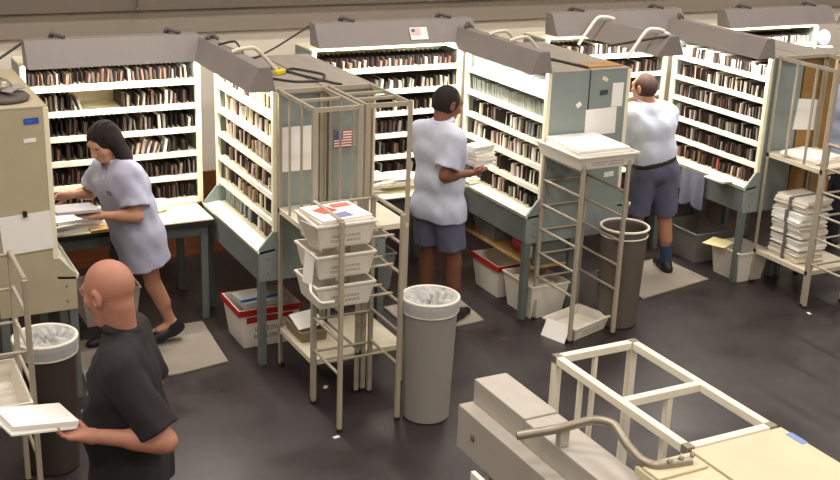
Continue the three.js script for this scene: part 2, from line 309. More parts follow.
// ---------------------------------------------------------------- racks
function ladderRack(label, [x0, x1], [z0, z1], H, levels, o = {}) {
  const cx = (x0 + x1) / 2, cz = (z0 + z1) / 2, w = (x1 - x0) / 2, d = (z1 - z0) / 2, r = .014;
  const t = thing('tray_rack', label, 'rack', [cx, 0, cz]);
  for (const sx of [-1, 1]) for (const sz of [-1, 1]) {
    const p = part(t, 'post', bx(sx * w - r, sx * w + r, .02, H, sz * d - r, sz * d + r, .004), M.rack);
    part(p, 'foot', new THREE.CylinderGeometry(.017, .02, .022, 10).translate(sx * w, .011, sz * d), M.rubber);
  }
  for (const y of levels) {
    for (const sx of [-1, 1]) part(t, 'side_rung', bar([sx * w, y, -d], [sx * w, y, d], y > H - .05 ? .013 : .010), M.rack);
    if (!(o.openBack)) part(t, 'back_rung', bar([-w, y - .015, -d], [w, y - .015, -d], .009), M.rack);
  }
  for (const y of o.front || []) part(t, 'cross_rung', bar([-w, y, o.fz ?? d], [w, y, o.fz ?? d], .010), M.rack);
  return t;
}
function shelfRack(label, [x0, x1], [z0, z1], H, shelves, extra = []) {
  const cx = (x0 + x1) / 2, cz = (z0 + z1) / 2, w = (x1 - x0) / 2, d = (z1 - z0) / 2;
  const t = thing('shelving_rack', label, 'rack', [cx, 0, cz]);
  for (const sx of [-1, 1]) for (const sz of [-1, 1]) {                // angle-iron posts
    const X = sx * w, Z = sz * d;
    const p = part(t, 'post', [bx(X, X - sx * .032, .015, H + .003, Z, Z - sz * .005), bx(X, X - sx * .005, .015, H + .002, Z - sz * .0051, Z - sz * .032)], M.rack);
    part(p, 'foot', bx(X + sx * .003, X - sx * .036, 0, .022, Z + sz * .003, Z - sz * .036, .003), M.rubber);
  }
  for (const sz of [-1, 1]) part(t, 'top_rail', bx(-w + .006, w - .006, H - .03, H, sz * (d - .006), sz * (d - .024), .003), M.rack);
  for (const sx of [-1, 1]) part(t, 'top_rail', bx(sx * (w - .006), sx * (w - .024), H - .03, H - .001, -d + .025, d - .025, .003), M.rack);
  for (const f of extra) part(t, 'cross_rail', bx(-w + .025, w - .025, H - .028, H - .008, f * d - .012, f * d + .012, .003), M.rack);
  for (const f of [-.33, .33]) part(t, 'slim_upright', bx(-w, -w + .012, shelves[0], H, f * d - .011, f * d + .011, .002), M.rack);
  for (const y of shelves) {
    const s = part(t, 'shelf', bx(-w + .004, w - .004, y - .006, y, -d + .004, d - .004), M.rackShelf);
    part(s, 'shelf_edge', [bx(-w + .002, w - .002, y - .035, y + .002, d - .006, d, .002), bx(-w, -w + .006, y - .035, y + .002, -d, d, .002)], M.rackShelf);
  }
  return t;
}
const LV = [1.36, 1.17, .98, .79, .60, .38];
shelfRack('tall tan shelving rack with a cream middle shelf, left of a matching rack', [2.615, 2.945], [-6.905, -6.30], 1.93, [1.14, .29], [0]);
shelfRack('tall narrow tan shelving rack nearest the person holding a mail stack', [2.965, 3.285], [-6.905, -6.31], 1.93, [1.14, .29], [-.3, .25]);
ladderRack('low tan ladder rack holding a column of white mail trays', [2.615, 3.01], [-6.275, -5.86], 1.36, LV, { front: [.38], fz: .0 });
ladderRack('low tan ladder rack with a white tray on its top', [4.71, 5.10], [-6.92, -6.43], 1.36, [1.30, 1.12, .93, .74, .55, .36], {});
shelfRack('tall tan shelving rack at the right with bundles on its lower shelf', [6.885, 7.42], [-6.91, -6.29], 1.93, [1.14, .30], []);
ladderRack('low tan ladder rack at the right edge in front of tall shelving', [6.875, 7.28], [-6.26, -5.82], 1.36, LV, { front: [.6], fz: 0 });
ladderRack('low tan ladder rack cut off at the left edge', [.42, .80], [-6.02, -5.58], 1.36, LV, { front: [.98] });

// ---------------------------------------------------------------- trays, tubs, cans
function frustum(wb, db, wt, dt, h, t = .006) {                      // open box with sloping walls
  const pos = [], q = (a, b, c, d) => pos.push(...a, ...b, ...c, ...a, ...c, ...d);
  const ring = (w, d, y) => [[-w / 2, y, d / 2], [w / 2, y, d / 2], [w / 2, y, -d / 2], [-w / 2, y, -d / 2]];
  const A = ring(wb, db, 0), B = ring(wt, dt, h), C = ring(wt - 2 * t, dt - 2 * t, h), D = ring(wb - 2 * t, db - 2 * t, t);
  for (let i = 0; i < 4; i++) { const j = (i + 1) % 4; q(A[i], A[j], B[j], B[i]); q(B[i], B[j], C[j], C[i]); q(D[j], D[i], C[i], C[j]); }
  q(A[3], A[2], A[1], A[0]); q(D[0], D[1], D[2], D[3]);
  const g = new THREE.BufferGeometry(); g.setAttribute('position', new THREE.Float32BufferAttribute(pos, 3));
  g.setAttribute('uv', new THREE.Float32BufferAttribute(new Float32Array(pos.length / 3 * 2), 2)); g.computeVertexNormals(); return g;
}
function rimGeo(w, d, y, t, h) { return [bx(-w / 2 - t, w / 2 + t, y - h, y, d / 2 - .002, d / 2 + t, .002), bx(-w / 2 - t, w / 2 + t, y - h, y, -d / 2 - t, -d / 2 + .002, .002), bx(-w / 2 - t, -w / 2 + .002, y - h, y, -d / 2, d / 2, .002), bx(w / 2 - .002, w / 2 + t, y - h, y, -d / 2, d / 2, .002)]; }
function bin(name, label, category, pos, turn, { wb, db, wt, dt, h, body = M.tubWhite, rim, print, printLeft, group }) {
  const t = thing(name, label, category, pos, turn, group);
  const b = part(t, 'body', frustum(wb, db, wt, dt, h), body);
  part(t, 'rim', rimGeo(wt, dt, h, .008, rim ? .045 : .014), rim || body);
  const sl = Math.atan2((dt - db) / 2, h), ln = Math.hypot((dt - db) / 2, h), n = [0, -Math.sin(sl), Math.cos(sl)];
  if (print) { const p = part(t, 'lettering', new THREE.PlaneGeometry(wb * .92, ln * .7), print); p.rotation.x = sl; p.position.set(0, h * .45 + n[1] * .002, (db + (dt - db) * .45) / 2 + .002); }
  return t;
}
let heapTop = 0;
const heap = (w, d, n, base, j = .015) => { const a = []; let y = base; for (let i = 0; i < n; i++) { const h = rr(.006, .018); const g = bx(-w / 2, w / 2, 0, h, -d / 2, d / 2); g.rotateY(rr(-.08, .08)); g.translate(rr(-j, j), y, rr(-j, j)); a.push(g); y += h; } heapTop = y; return a; };
// trays in the low rack
[[1.182, 'white mail tray with red and blue printed sheets, topmost on the low rack'], [.992, 'white lettered mail tray, middle one on the low rack'], [.802, 'white lettered mail tray with a loose strap, lowest on the low rack']].forEach(([y, label], i) => {
  const t = bin('mail_tray', label, 'tray', [2.665, y, -6.07], 0, { wb: .32, db: .29, wt: .375, dt: .34, h: .15, print: uspsTray });
  part(t, 'runner', [bx(-.06, .36, -.002, .006, .05, .075), bx(-.06, .36, -.002, .006, -.10, -.075)], M.rack);
  if (i === 2) part(t, 'strap', tube([[-.20, .15, .10], [-.215, .12, .15], [-.17, .065, .19], [-.08, .05, .175]], .009), M.white);
});
single('flat_mail', heap(.33, .30, 4, 0, .006), M.paper, 'flat white mail filling the topmost tray of the low rack', 'mail', [2.665, 1.30, -6.07], .02);
const flyerY = 1.301 + heapTop;
single('printed_flyer', bx(-.05, .06, 0, .003, -.05, .05), flat(0xd65f4e, .7), 'red printed flyer on the topmost tray of the low rack', 'flyer', [2.60, flyerY, -6.09], .5);
single('printed_flyer', bx(-.05, .05, 0, .003, -.04, .04), flat(0x8188ab, .7), 'blue-grey printed flyer on the topmost tray of the low rack', 'flyer', [2.67, flyerY, -5.98], .2);
single('printed_flyer', bx(-.07, .05, 0, .003, -.03, .03), flat(0xe07a68, .7), 'narrow salmon flyer at the back of the topmost tray', 'flyer', [2.74, flyerY, -6.16], .1);
bin('mail_tray', 'white mail tray lying on top of the low rack beside a dark trash can', 'tray', [4.905, 1.318, -6.68], 0, { wb: .46, db: .50, wt: .51, dt: .55, h: .10, print: uspsTray });
single('flat_mail', heap(.42, .46, 10, 0, .008), M.paper, 'white mail heaped in the tray on top of the low rack', 'mail', [4.905, 1.325, -6.68], .0);
{
  const t = bin('mail_tray', 'small white mail tray with a hanging flap, on the floor under the low rack', 'tray', [4.90, 0, -6.62], .3, { wb: .36, db: .25, wt: .42, dt: .30, h: .11, print: uspsTray });
  part(t, 'flap', bx(-.004, .004, -.14, .0, -.11, .11).rotateZ(-.5).translate(-.215, .118, .0), M.paper);
  single('flat_mail', heap(.3, .2, 3, 0, .01), M.paper2, 'cream papers in the small tray on the floor', 'mail', [4.90, .045, -6.62], .3);
}
bin('mail_tray', 'grey-white mail tray on the low rack at the left edge', 'tray', [.61, .61, -5.8], 0, { wb: .3, db: .5, wt: .34, dt: .56, h: .12, body: M.tubWhite });
// shelf contents of the tall rack
bin('mail_tray', 'brown cardboard tray on the bottom shelf of the tall rack', 'tray', [2.745, .29, -6.72], 0, { wb: .17, db: .28, wt: .19, dt: .30, h: .08, body: mat(0x8a7a5e) });
single('letter_card', bx(-.10, .10, 0, .005, -.07, .07).rotateX(.5), M.paper, 'white card tilted across the cardboard tray on the tall rack', 'card', [2.73, .41, -6.68], .2);
single('letter_sheet', bx(-.002, .002, 0, .2, -.05, .05).rotateZ(-.12), M.paper, 'white sheet hanging off the left side of the middle trays', 'paper', [2.455, .95, -6.0], .2);
single('letter_sheet', bx(-.002, .002, -.18, 0, -.07, .07).rotateZ(.35), M.paper2, 'cream sheet sloping down from the left of the topmost tray', 'paper', [2.45, 1.33, -5.99], .2);
// mail bundles at right rack
for (let i = 0; i < 5; i++) {
  const t = thing('mail_bundle', ['lowest', 'second lowest', 'middle', 'second highest', 'topmost'][i] + ' white mail bundle in the stack on the right tall rack', 'mail', [7.075 + rr(-.012, .012), .302 + i * .106, -6.62], rr(-.08, .08), 'bundles on the right rack');
  part(t, 'envelopes', heap(.28, .34, 9, 0, .012).map(g => g), i % 2 ? M.paper : M.tubWhite).scale.y = .098 / .115;
  part(t, 'band', bx(-.16, .16, .0, .104, -.012, .012), flat(0x6d6662));
}
single('flat_mail', heap(.3, .36, 4, 0, .02), M.paper, 'flat white mail on the middle shelf of the right tall rack', 'mail', [7.08, 1.142, -6.6], .1);
// tubs
bin('mail_tub', 'white mail tub with a red rim and lettering under the case by the floor mat', 'tub', [2.68, 0, -7.42], 0, { wb: .38, db: .32, wt: .46, dt: .38, h: .30, rim: M.red, print: uspsTub });
single('blue_binder', bx(-.17, .17, 0, .05, -.12, .12, .006), mat(0xb9b5b0), 'pale folder with a blue edge sticking out of the red-rimmed tub', 'folder', [2.67, .28, -7.42], .1);
single('blue_strip', bx(-.16, .16, 0, .012, -.01, .01, .003), M.blue, 'blue strip lying on the folder in the red-rimmed tub', 'strip', [2.65, .333, -7.33], .1);
bin('mail_tub', 'grey-white red-rimmed mail tub under the case, nearest the mail-stack holder', 'tub', [4.82, 0, -7.58], HP, { wb: .34, db: .28, wt: .42, dt: .34, h: .28, rim: M.red, print: uspsTub });
bin('mail_tub', 'white mail tub under the case, between the red-rimmed tub and the ladder rack', 'tub', [4.83, 0, -7.10], HP, { wb: .34, db: .28, wt: .42, dt: .34, h: .28, print: uspsTray });
single('flat_mail', heap(.2, .28, 5, 0, .02), M.paper2, 'mail lying in the white tub beside the ladder rack', 'mail', [4.83, .2, -7.1]);
{ const t = thing('under_shelf', 'narrow wooden shelf under the case above the tubs', 'shelf', [4.80, 0, -7.5]); part(t, 'board', bx(-.12, .2, .40, .42, -.55, .55, .003), M.tan); for (const z of [-.53, .53]) part(t, 'bracket', bx(-.10, .2, .42, .62, z - .01, z + .01), M.caseDark); }
bin('mail_tub', 'grey tub on the wooden shelf under the case', 'tub', [4.82, .42, -7.72], HP, { wb: .3, db: .2, wt: .34, dt: .22, h: .13, body: M.tubGrey });
single('red_pouch', new THREE.SphereGeometry(.09, 20, 12).scale(.8, .75, 1.2).translate(0, .067, 0), flat(0xb13a44, .8), 'red pouch on the wooden shelf under the case', 'pouch', [4.80, .42, -7.28]);
single('crumpled_bag', new THREE.IcosahedronGeometry(.08, 2).scale(1, .9, .8).translate(0, .07, 0), M.paper, 'crumpled white bag beside the red pouch under the case', 'bag', [4.80, .42, -7.07]);
bin('mail_tub', 'white mail tub with a yellow sheet on it, under the case by the leg', 'tub', [6.90, 0, -7.08], HP, { wb: .30, db: .26, wt: .36, dt: .32, h: .27 });
single('yellow_sheet', bx(-.11, .11, 0, .004, -.10, .10), flat(0xf6eaae, .8), 'pale yellow sheet on the white tub under the right case', 'paper', [6.735, .285, -7.17], .4);
bin('mail_tub', 'large grey tub under the right case behind the socks of the person wearing a belt', 'tub', [6.92, 0, -7.66], HP, { wb: .40, db: .34, wt: .48, dt: .42, h: .28, body: M.tubGrey });
bin('mail_tub', 'dark grey tub under the work table behind the tall racks', 'tub', [3.75, 0, -8.1], 0, { wb: .42, db: .36, wt: .5, dt: .42, h: .32, body: M.tubGrey });
bin('mail_tub', 'pale tub under the work table beside the person leaning over a desk', 'tub', [1.75, 0, -8.2], 0, { wb: .36, db: .3, wt: .42, dt: .36, h: .28 });
// cloth hanging under right case
single('grey_cloth', (() => { const g = new THREE.PlaneGeometry(.3, .26, 16, 12), p = g.attributes.position; for (let i = 0; i < p.count; i++) { const x = p.getX(i), y = p.getY(i); p.setZ(i, .02 * Math.sin(x * 40) * (1 - (y + .13) / .3)); p.setY(i, y - Math.abs(Math.sin(x * 14)) * .06 * (y < 0 ? 1 : 0)); } g.computeVertexNormals(); return g; })(), flat(0x77778a, .9, { side: THREE.DoubleSide }), 'grey-blue cloth hanging below the ledge of the right case', 'cloth', [6.703, .69, -7.55], -HP);

function trashCan(label, [x, z], r, h, body, { lip = true, bag, open } = {}) {
  const t = thing('trash_can', label, 'trash can', [x, 0, z]); const rb = r * .86;
  part(t, 'body', lathe([[0, .0], [rb - .01, 0], [rb, .012], [r, h - .03], [r + .004, h], [r - .006, h], [r - .012, h - .02], [rb - .01, .02], [0, .02]], 48), body);
  if (lip) part(t, 'rim', new THREE.TorusGeometry(r + .004, .010, 10, 48).rotateX(HP).translate(0, h, 0), bag ? M.tubWhite : M.paper2);
  if (bag) {
    const pts = []; for (let i = 0; i <= 14; i++) { const k = i / 14; pts.push(k < .25 ? [r + .012, h - .075 + k * .3] : [r + .014 - (k - .25) * (bag.deep || 1.05) * r * 1.0, h + .004 - Math.pow(k - .25, 1.4) * (bag.drop || .12)]); }
    const g = new THREE.LatheGeometry(pts.map(p => new THREE.Vector2(Math.max(p[0], .001), p[1])), 72), p = g.attributes.position;
    for (let i = 0; i < p.count; i++) { const a = Math.atan2(p.getZ(i), p.getX(i)), R = Math.hypot(p.getX(i), p.getZ(i)), k = (1 - R / (r + .014)), w = .022 * k * (Math.sin(a * 5 + 8 * k) + .7 * Math.sin(a * 11 - 14 * k)) ; p.setY(i, p.getY(i) + w); const q = 1 + .006 * Math.sin(a * 23); if (k < .05) { p.setX(i, p.getX(i) * q); p.setZ(i, p.getZ(i) * q); } }
    g.computeVertexNormals(); part(t, 'liner_bag', g, liner);
    part(t, 'liner_band', new THREE.TorusGeometry(r * .985 + .004, .006, 8, 48).rotateX(HP).translate(0, h - .085, 0), M.tubWhite);
  } else part(t, 'band', new THREE.TorusGeometry(r * .985 + .003, .006, 8, 48).rotateX(HP).translate(0, h - .06, 0), M.paper2);
  return t;
}
trashCan('light grey round trash can with a clear liner, beside the low tray rack', [3.21, -5.85], .172, .81, M.canGrey, { bag: { drop: .10, deep: 1.3 } });
trashCan('tall dark grey open trash can behind the ladder rack with a tray on top', [5.27, -6.62], .175, .78, M.canDark, {});
trashCan('dark trash can with a crumpled clear liner at the left, beside the beige case', [.965, -6.15], .165, .80, M.canBlack, { bag: { drop: .05, deep: 1.3 } });
// floor mats
for (const [a, label] of [[[[1.36, -7.06], [1.95, -7.02], [2.31, -7.08], [2.36, -7.82], [1.4, -7.8]], 'grey anti-fatigue mat under the person leaning over a desk'], [[[3.72, -6.98], [4.33, -7.03], [4.38, -7.6], [3.74, -7.55]], 'grey anti-fatigue mat under the person holding a mail stack'], [[[5.76, -6.92], [6.57, -7.07], [6.54, -7.66], [5.8, -7.6]], 'grey anti-fatigue mat under the person wearing a belt']]) {
  const s = new THREE.Shape(a.map(p => new THREE.Vector2(p[0] - a[0][0], -(p[1] - a[0][1]))));
  const g = new THREE.ExtrudeGeometry(s, { depth: .010, bevelEnabled: true, bevelSize: .004, bevelThickness: .003, bevelSegments: 1 }); g.rotateX(-HP); g.translate(0, .003, 0);
  single('floor_mat', g, M.mat, label, 'mat', [a[0][0], 0, a[0][1]]);
}
// papers fixed to case ends
function sheet(label, x, y, z, w, h, tiltZ = 0, name = 'paper_sheet', m = M.paper) { const s = single(name, bx(-w / 2, w / 2, -h / 2, h / 2, 0, .003), m, label, 'paper', [x, y, z]); s.rotation.z = tiltZ; return s; }
sheet('white sheet taped to the grey case end behind the tall rack', 2.765, 1.52, -6.928, .22, .30, 0);
sheet('white paper hung low on the grey case end, above the tray rack', 5.19, 1.52, -6.928, .28, .20, .02);
sheet('white paper taped high on the grey case end, near the hood arms', 5.325, 1.715, -6.928, .10, .18, 0);
sheet('small dark printed tag on the grey case end', 5.20, 1.74, -6.928, .07, .035, .05, 'printed_tag', flat(0x3b4252, .6));
sheet('torn cream note on the grey case end, upper left of the dark tag', 5.20, 1.84, -6.928, .05, .03, -.5, 'paper_note', flat(0xe2d3b4, .8));
sheet('small arrow-like scrap of paper on the grey case end', 4.98, 1.66, -6.928, .045, .035, .6, 'paper_note', M.paper);
sheet('small white paper scrap low on the grey case end behind the ladder rack', 5.31, 1.10, -6.928, .09, .04, .05, 'paper_note', M.paper);
sheet('white sheet of paper on the brown wooden case end', 7.30, 1.42, -6.928, .26, .26, -.1);
{
  const s = thing('paper_sheet', 'large white sheet clipped to the beige case end at left', 'paper', [1.03, 1.15, -6.925]); s.rotation.z = .05;
  part(s, 'sheet', bx(-.15, .145, -.12, .12, 0, .003), M.paper); part(s, 'binder_clip', bx(-.012, .012, .105, .14, 0, .02, .003), M.rubber);
}
sheet('blue label at the top of the beige case end', 1.10, 1.83, -6.928, .085, .035, .04, 'blue_label', printMat(canvasTex(128, 48, (x, w, h) => { x.fillStyle = '#2a4fae'; x.fillRect(0, 0, w, h); x.fillStyle = '#5f80cf'; x.font = 'bold 30px sans-serif'; x.fillText('/////', 14, 35); })));
sheet('small white tag below the blue label on the beige case end', 1.085, 1.715, -6.928, .07, .025, .05, 'paper_note', M.paper);
sheet('flag sticker on the grey case end behind the tall racks', 3.10, 1.56, -6.928, .15, .12, 0, 'flag_sticker', flagMat);
{ // card with flag on the hood
  const m = single('flag_card', bx(-.075, .075, -.05, .05, 0, .003), M.paper, 'white card with a flag on the hood above the person holding a mail stack', 'card', [4.24, 2.035, -8.088]); m.rotation.x = -.53;
  part(m, 'flag_print', new THREE.PlaneGeometry(.08, .055).translate(-.025, .012, .0038), flagMat);
}
// ---------------------------------------------------------------- things on tables, ledges and case tops
single('flat_mail', heap(.34, .24, 7, 0, .03), M.paper, 'loose white mail on the cream work table by the beige case', 'mail', [1.5, .80, -7.99], .2);
single('cardboard_folder', bx(-.14, .14, 0, .012, -.09, .09, .002), M.tan, 'tan folder at the front edge of the cream work table', 'folder', [1.72, .80, -7.93], .1);
single('rolled_mail', new THREE.CapsuleGeometry(.05, .2, 6, 16).rotateZ(HP).translate(0, .05, 0), M.paper, 'white rolled bundle on the cream work table behind the person', 'mail', [2.08, .80, -8.12], .2);
{
  const t = thing('mail_pile', 'long pile of white mail on the work table behind the tall racks', 'mail', [3.78, .80, -8.08]);
  for (let i = 0; i < 9; i++) part(t, 'mail_piece', heap(.16, .24, 5, 0, .02).map(g => g.translate(-.3 + i * .085, rr(0, .03) + (i > 4 ? .03 : 0), rr(-.03, .03))), i % 4 === 1 ? M.paper2 : M.paper);
}
single('canvas_bag', new THREE.SphereGeometry(.11, 24, 14).scale(.8, .6, .6).translate(0, .075, 0), flat(0x6b5f58, .9), 'dark canvas bag in front of the mail pile on the work table', 'bag', [3.56, .80, -7.90]);
single('flat_mail', heap(.2, .12, 3, 0, .02), M.paper, 'crumpled white mail on the ledge of the right case', 'mail', [6.66, .846, -7.18], HP);
single('flat_mail', heap(.16, .1, 3, 0, .02), M.paper2, 'cream mail on the ledge of the case beside the tub with red rim', 'mail', [4.66, .846, -7.9], HP);
// cables and sockets on case tops
const cable = (label, pts, r = .008, name = 'power_cable', m = M.cable) => single(name, tube(pts, r, 60, 6), m, label, 'cable');
cable('dark cable looping over the grey case top by the yellow plug', [[2.62, 1.93, -7.5], [2.7, 1.925, -7.3], [2.82, 1.925, -7.12], [3.0, 1.925, -7.1], [3.1, 1.925, -7.3], [2.98, 1.925, -7.55], [2.9, 1.925, -7.5]]);
cable('dark cable running along the grey case top to the tall rack', [[2.72, 1.925, -7.75], [2.85, 1.925, -7.6], [2.95, 1.925, -7.3], [3.05, 1.925, -7.0], [3.08, 1.925, -6.94]]);
cable('dark cable rising from the wall behind the grey case top', [[2.75, 1.926, -7.95], [2.9, 1.926, -8.05], [3.15, 1.95, -8.3], [3.42, 2.1, -8.3]]);
cable('dark cable curving over the hood left of the yellow plug', [[2.5, 2.085, -7.72], [2.58, 2.12, -7.6], [2.64, 2.0, -7.55], [2.66, 1.925, -7.5]]);
cable('dark cable along the seam between the two grey case tops', [[4.74, 1.925, -7.9], [4.85, 1.925, -7.6], [5.0, 1.925, -7.3], [5.06, 1.925, -6.97]], .01);
cable('dark cable hanging from the raised hood end', [[5.6, 1.98, -7.45], [5.75, 2.05, -7.25], [5.9, 2.1, -7.1]], .01);
cable('dark cable behind the left end of the long hood', [[.85, 1.98, -8.0], [1.05, 1.96, -8.1], [1.2, 2.02, -8.2], [1.28, 2.06, -8.25]], .01);
{ const t = thing('yellow_plug', 'yellow plug connector on the grey case top', 'plug', [2.83, 1.915, -7.42], .6); part(t, 'body', bx(-.05, .05, 0, .035, -.022, .022, .01), M.yellow); part(t, 'prong', bar([.05, .018, 0], [.09, .018, 0], .012), M.cable); }
single('tan_card', bx(-.16, .16, 0, .01, -.11, .11, .002), M.tan, 'tan cardboard sheet on the case top near the hood arm', 'cardboard', [4.95, 1.915, -7.75], .3);
single('tan_card', bx(-.15, .15, 0, .012, -.08, .08, .002), mat(0xa9804e), 'brown cardboard strip at the front of the case top', 'cardboard', [5.24, 1.915, -7.06], .0);
{ // dark cable drum and cable on the beige case top
  const t = thing('desk_fan', 'dark round fan lying on top of the beige case', 'fan', [.98, 1.915, -7.16], .3);
  part(t, 'base', lathe([[0, 0], [.15, 0], [.16, .02], [.14, .04], [.05, .05], [0, .05]], 32), M.hoodDark);
  part(t, 'motor', lathe([[0, .05], [.06, .05], [.065, .09], [.04, .12], [0, .12]], 24), M.steel);
  for (let i = 0; i < 5; i++) { const a = i * 1.257; part(t, 'blade', bx(.05, .13, .075, .082, -.03, .03, .003).rotateX(.3).rotateY(a), M.canGrey); }
}
cable('grey cable trailing over the beige case top', [[.86, 1.93, -7.4], [1.0, 1.94, -7.55], [1.06, 1.93, -7.7], [1.0, 1.93, -7.95], [.9, 1.93, -8.0]], .012);
for (const [x, z, l] of [[2.78, -6.46, 'small scrap of paper on the floor under the tall rack'], [2.57, -5.80, 'small scrap of paper on the floor by the low rack foot'], [6.83, -6.16, 'small scrap of paper on the floor by the right rack foot']]) single('paper_scrap', bx(-.02, .02, 0, .004, -.012, .012), M.paper2, l, 'paper', [x, 0, z], rr(0, 2));
single('hanging_hook', [bar([0, 0, 0], [0, .5, 0], .01), new THREE.SphereGeometry(.022, 10, 8)], M.hoodDark, 'dark hook hanging against the wall above the left case', 'hook', [2.3, 2.14, -9.1]);
single('violet_bag', new THREE.IcosahedronGeometry(.07, 2).scale(1, 1.1, .8).translate(0, .077, 0), flat(0x9a94c8, .8), 'small violet bag on the far case top at upper right', 'bag', [8.735, 1.72, -8.22]);
single('wall_shelf', bx(-.06, .07, -.012, 0, -.07, .07, .003), M.cream, 'small bracket shelf under the violet bag at upper right', 'shelf', [8.735, 1.72, -8.22]);

// ---------------------------------------------------------------- foreground equipment
{
  const t = thing('cart_frame', 'white open frame of square bars beside the beige bench', 'frame', [3.44, 0, -3.95]);
  const w = .24, d = .51, r = .021, H = 1.0;
  for (const sx of [-1, 1]) for (const sz of [-1, 1]) { const p = part(t, 'post', bx(sx * w - r, sx * w + r, 0, H - .04, sz * d - r, sz * d + r, .004), M.frameWhite); part(p, 'corner_cap', bx(sx * w - r - .001, sx * w + r + .001, H - .04, H + .003, sz * d - r - .001, sz * d + r + .001, .004), M.steel); }
  for (const sx of [-1, 1]) part(t, 'long_rail', bx(sx * w - r, sx * w + r, H - .042, H, -d + r, d - r, .004), M.frameWhite);
  for (const z of [-d, .03, d]) part(t, 'cross_rail', bx(-w + r, w - r, H - .042, H, z - r, z + r, .004), M.frameWhite);
  part(t, 'slim_post', bx(-.012, .012, 0, H - .04, -d - .012, -d + .012, .003), M.frameWhite);
  part(t, 'slim_post', bx(-w - .012, -w + .012, 0, H - .04, -d + .2, -d + .224, .003), M.frameWhite);
  part(t, 'slim_post', bx(.03, .062, 0, H - .04, .015, .047, .003), M.frameWhite);
}
{
  const t = thing('bench', 'beige topped bench at the lower right corner', 'table', [3.45, 0, -2.75]);
  part(t, 'top_board', bx(-.255, .27, .955, .992, -.665, .75, .004), M.tableBeige);
  part(t, 'side_board', bx(-.56, -.262, .945, .985, -.66, .75, .004), M.tableBeige);
  part(t, 'blue_tape', bx(.235, .272, .992, .994, -.60, -.50), flat(0x7f95c4));
  for (const x of [-.45, .23]) for (const z of [-.55, .68]) part(t, 'leg', bx(x - .025, x + .025, 0, .945, z - .025, z + .025, .004), M.frameWhite);
}
{
  const t = thing('conveyor', 'grey stepped steel conveyor cabinet in the foreground', 'conveyor', [2.8, 0, -3.6]);
  part(t, 'upper_housing', [bx(-.02, .17, .77, .90, -.97, -.50, .006), bx(-.02, .17, .77, .893, -.496, .9, .006)], M.machine);
  part(t, 'lower_housing', bx(-.10, .17, .53, .77, -.98, .9, .006), M.machine);
  part(t, 'knob', new THREE.SphereGeometry(.02, 14, 10).scale(.5, 1.2, .8).translate(-.103, .66, -.82), flat(0x6f675f));
  for (const z of [-.8, .7]) for (const x of [0, .14]) part(t, 'leg', bx(x - .02, x + .02, 0, .53, z - .02, z + .02, .003), M.machine);
}
{
  const t = thing('bent_pipe', 'bent grey pipe handle lying over the conveyor and bench', 'pipe', [2.8, 0, -3.6]);
  const pts = [[-.185, .945, -.30], [-.03, .985, -.22], [.10, 1.045, -.13], [.15, 1.05, -.05], [.135, 1.015, .08], [.12, 1.008, .19], [.15, 1.007, .255], [.31, 1.007, .285]];
  part(t, 'pipe', tube(pts, .021, 90, 14), M.steel);
  part(t, 'open_end_shade', bar([-.189, .944, -.302], [-.1855, .945, -.3003], .017, 14), M.rubber);  // dark disc, painted shade of the hollow pipe
  part(t, 'flange', bx(.10, .37, .985, .999, .225, .335, .006), M.tableBeige);
  for (const x of [.20, .26, .32]) part(t, 'bolt', new THREE.SphereGeometry(.012, 10, 6).translate(x, 1.03, .28), M.steel);
  part(t, 'bracket', bx(-.02, .03, .895, .985, -.24, -.20, .004), M.machine);
}
{
  const t = thing('white_stand', 'corner of a small white upright frame at the bottom edge', 'frame', [2.40, 0, -3.7]);
  for (const z of [-.2, .5]) part(t, 'post', bx(-.012, .012, 0, .78, z - .015, z + .015, .003), M.frameWhite);
  for (const y of [.12, .78]) part(t, 'rail', bx(-.012, .012, y, y + .03, -.215, .515, .003), M.frameWhite);
  for (const z of [-.2, .5]) part(t, 'foot', bx(-.15, .15, 0, .02, z - .015, z + .015, .003), M.frameWhite);
}
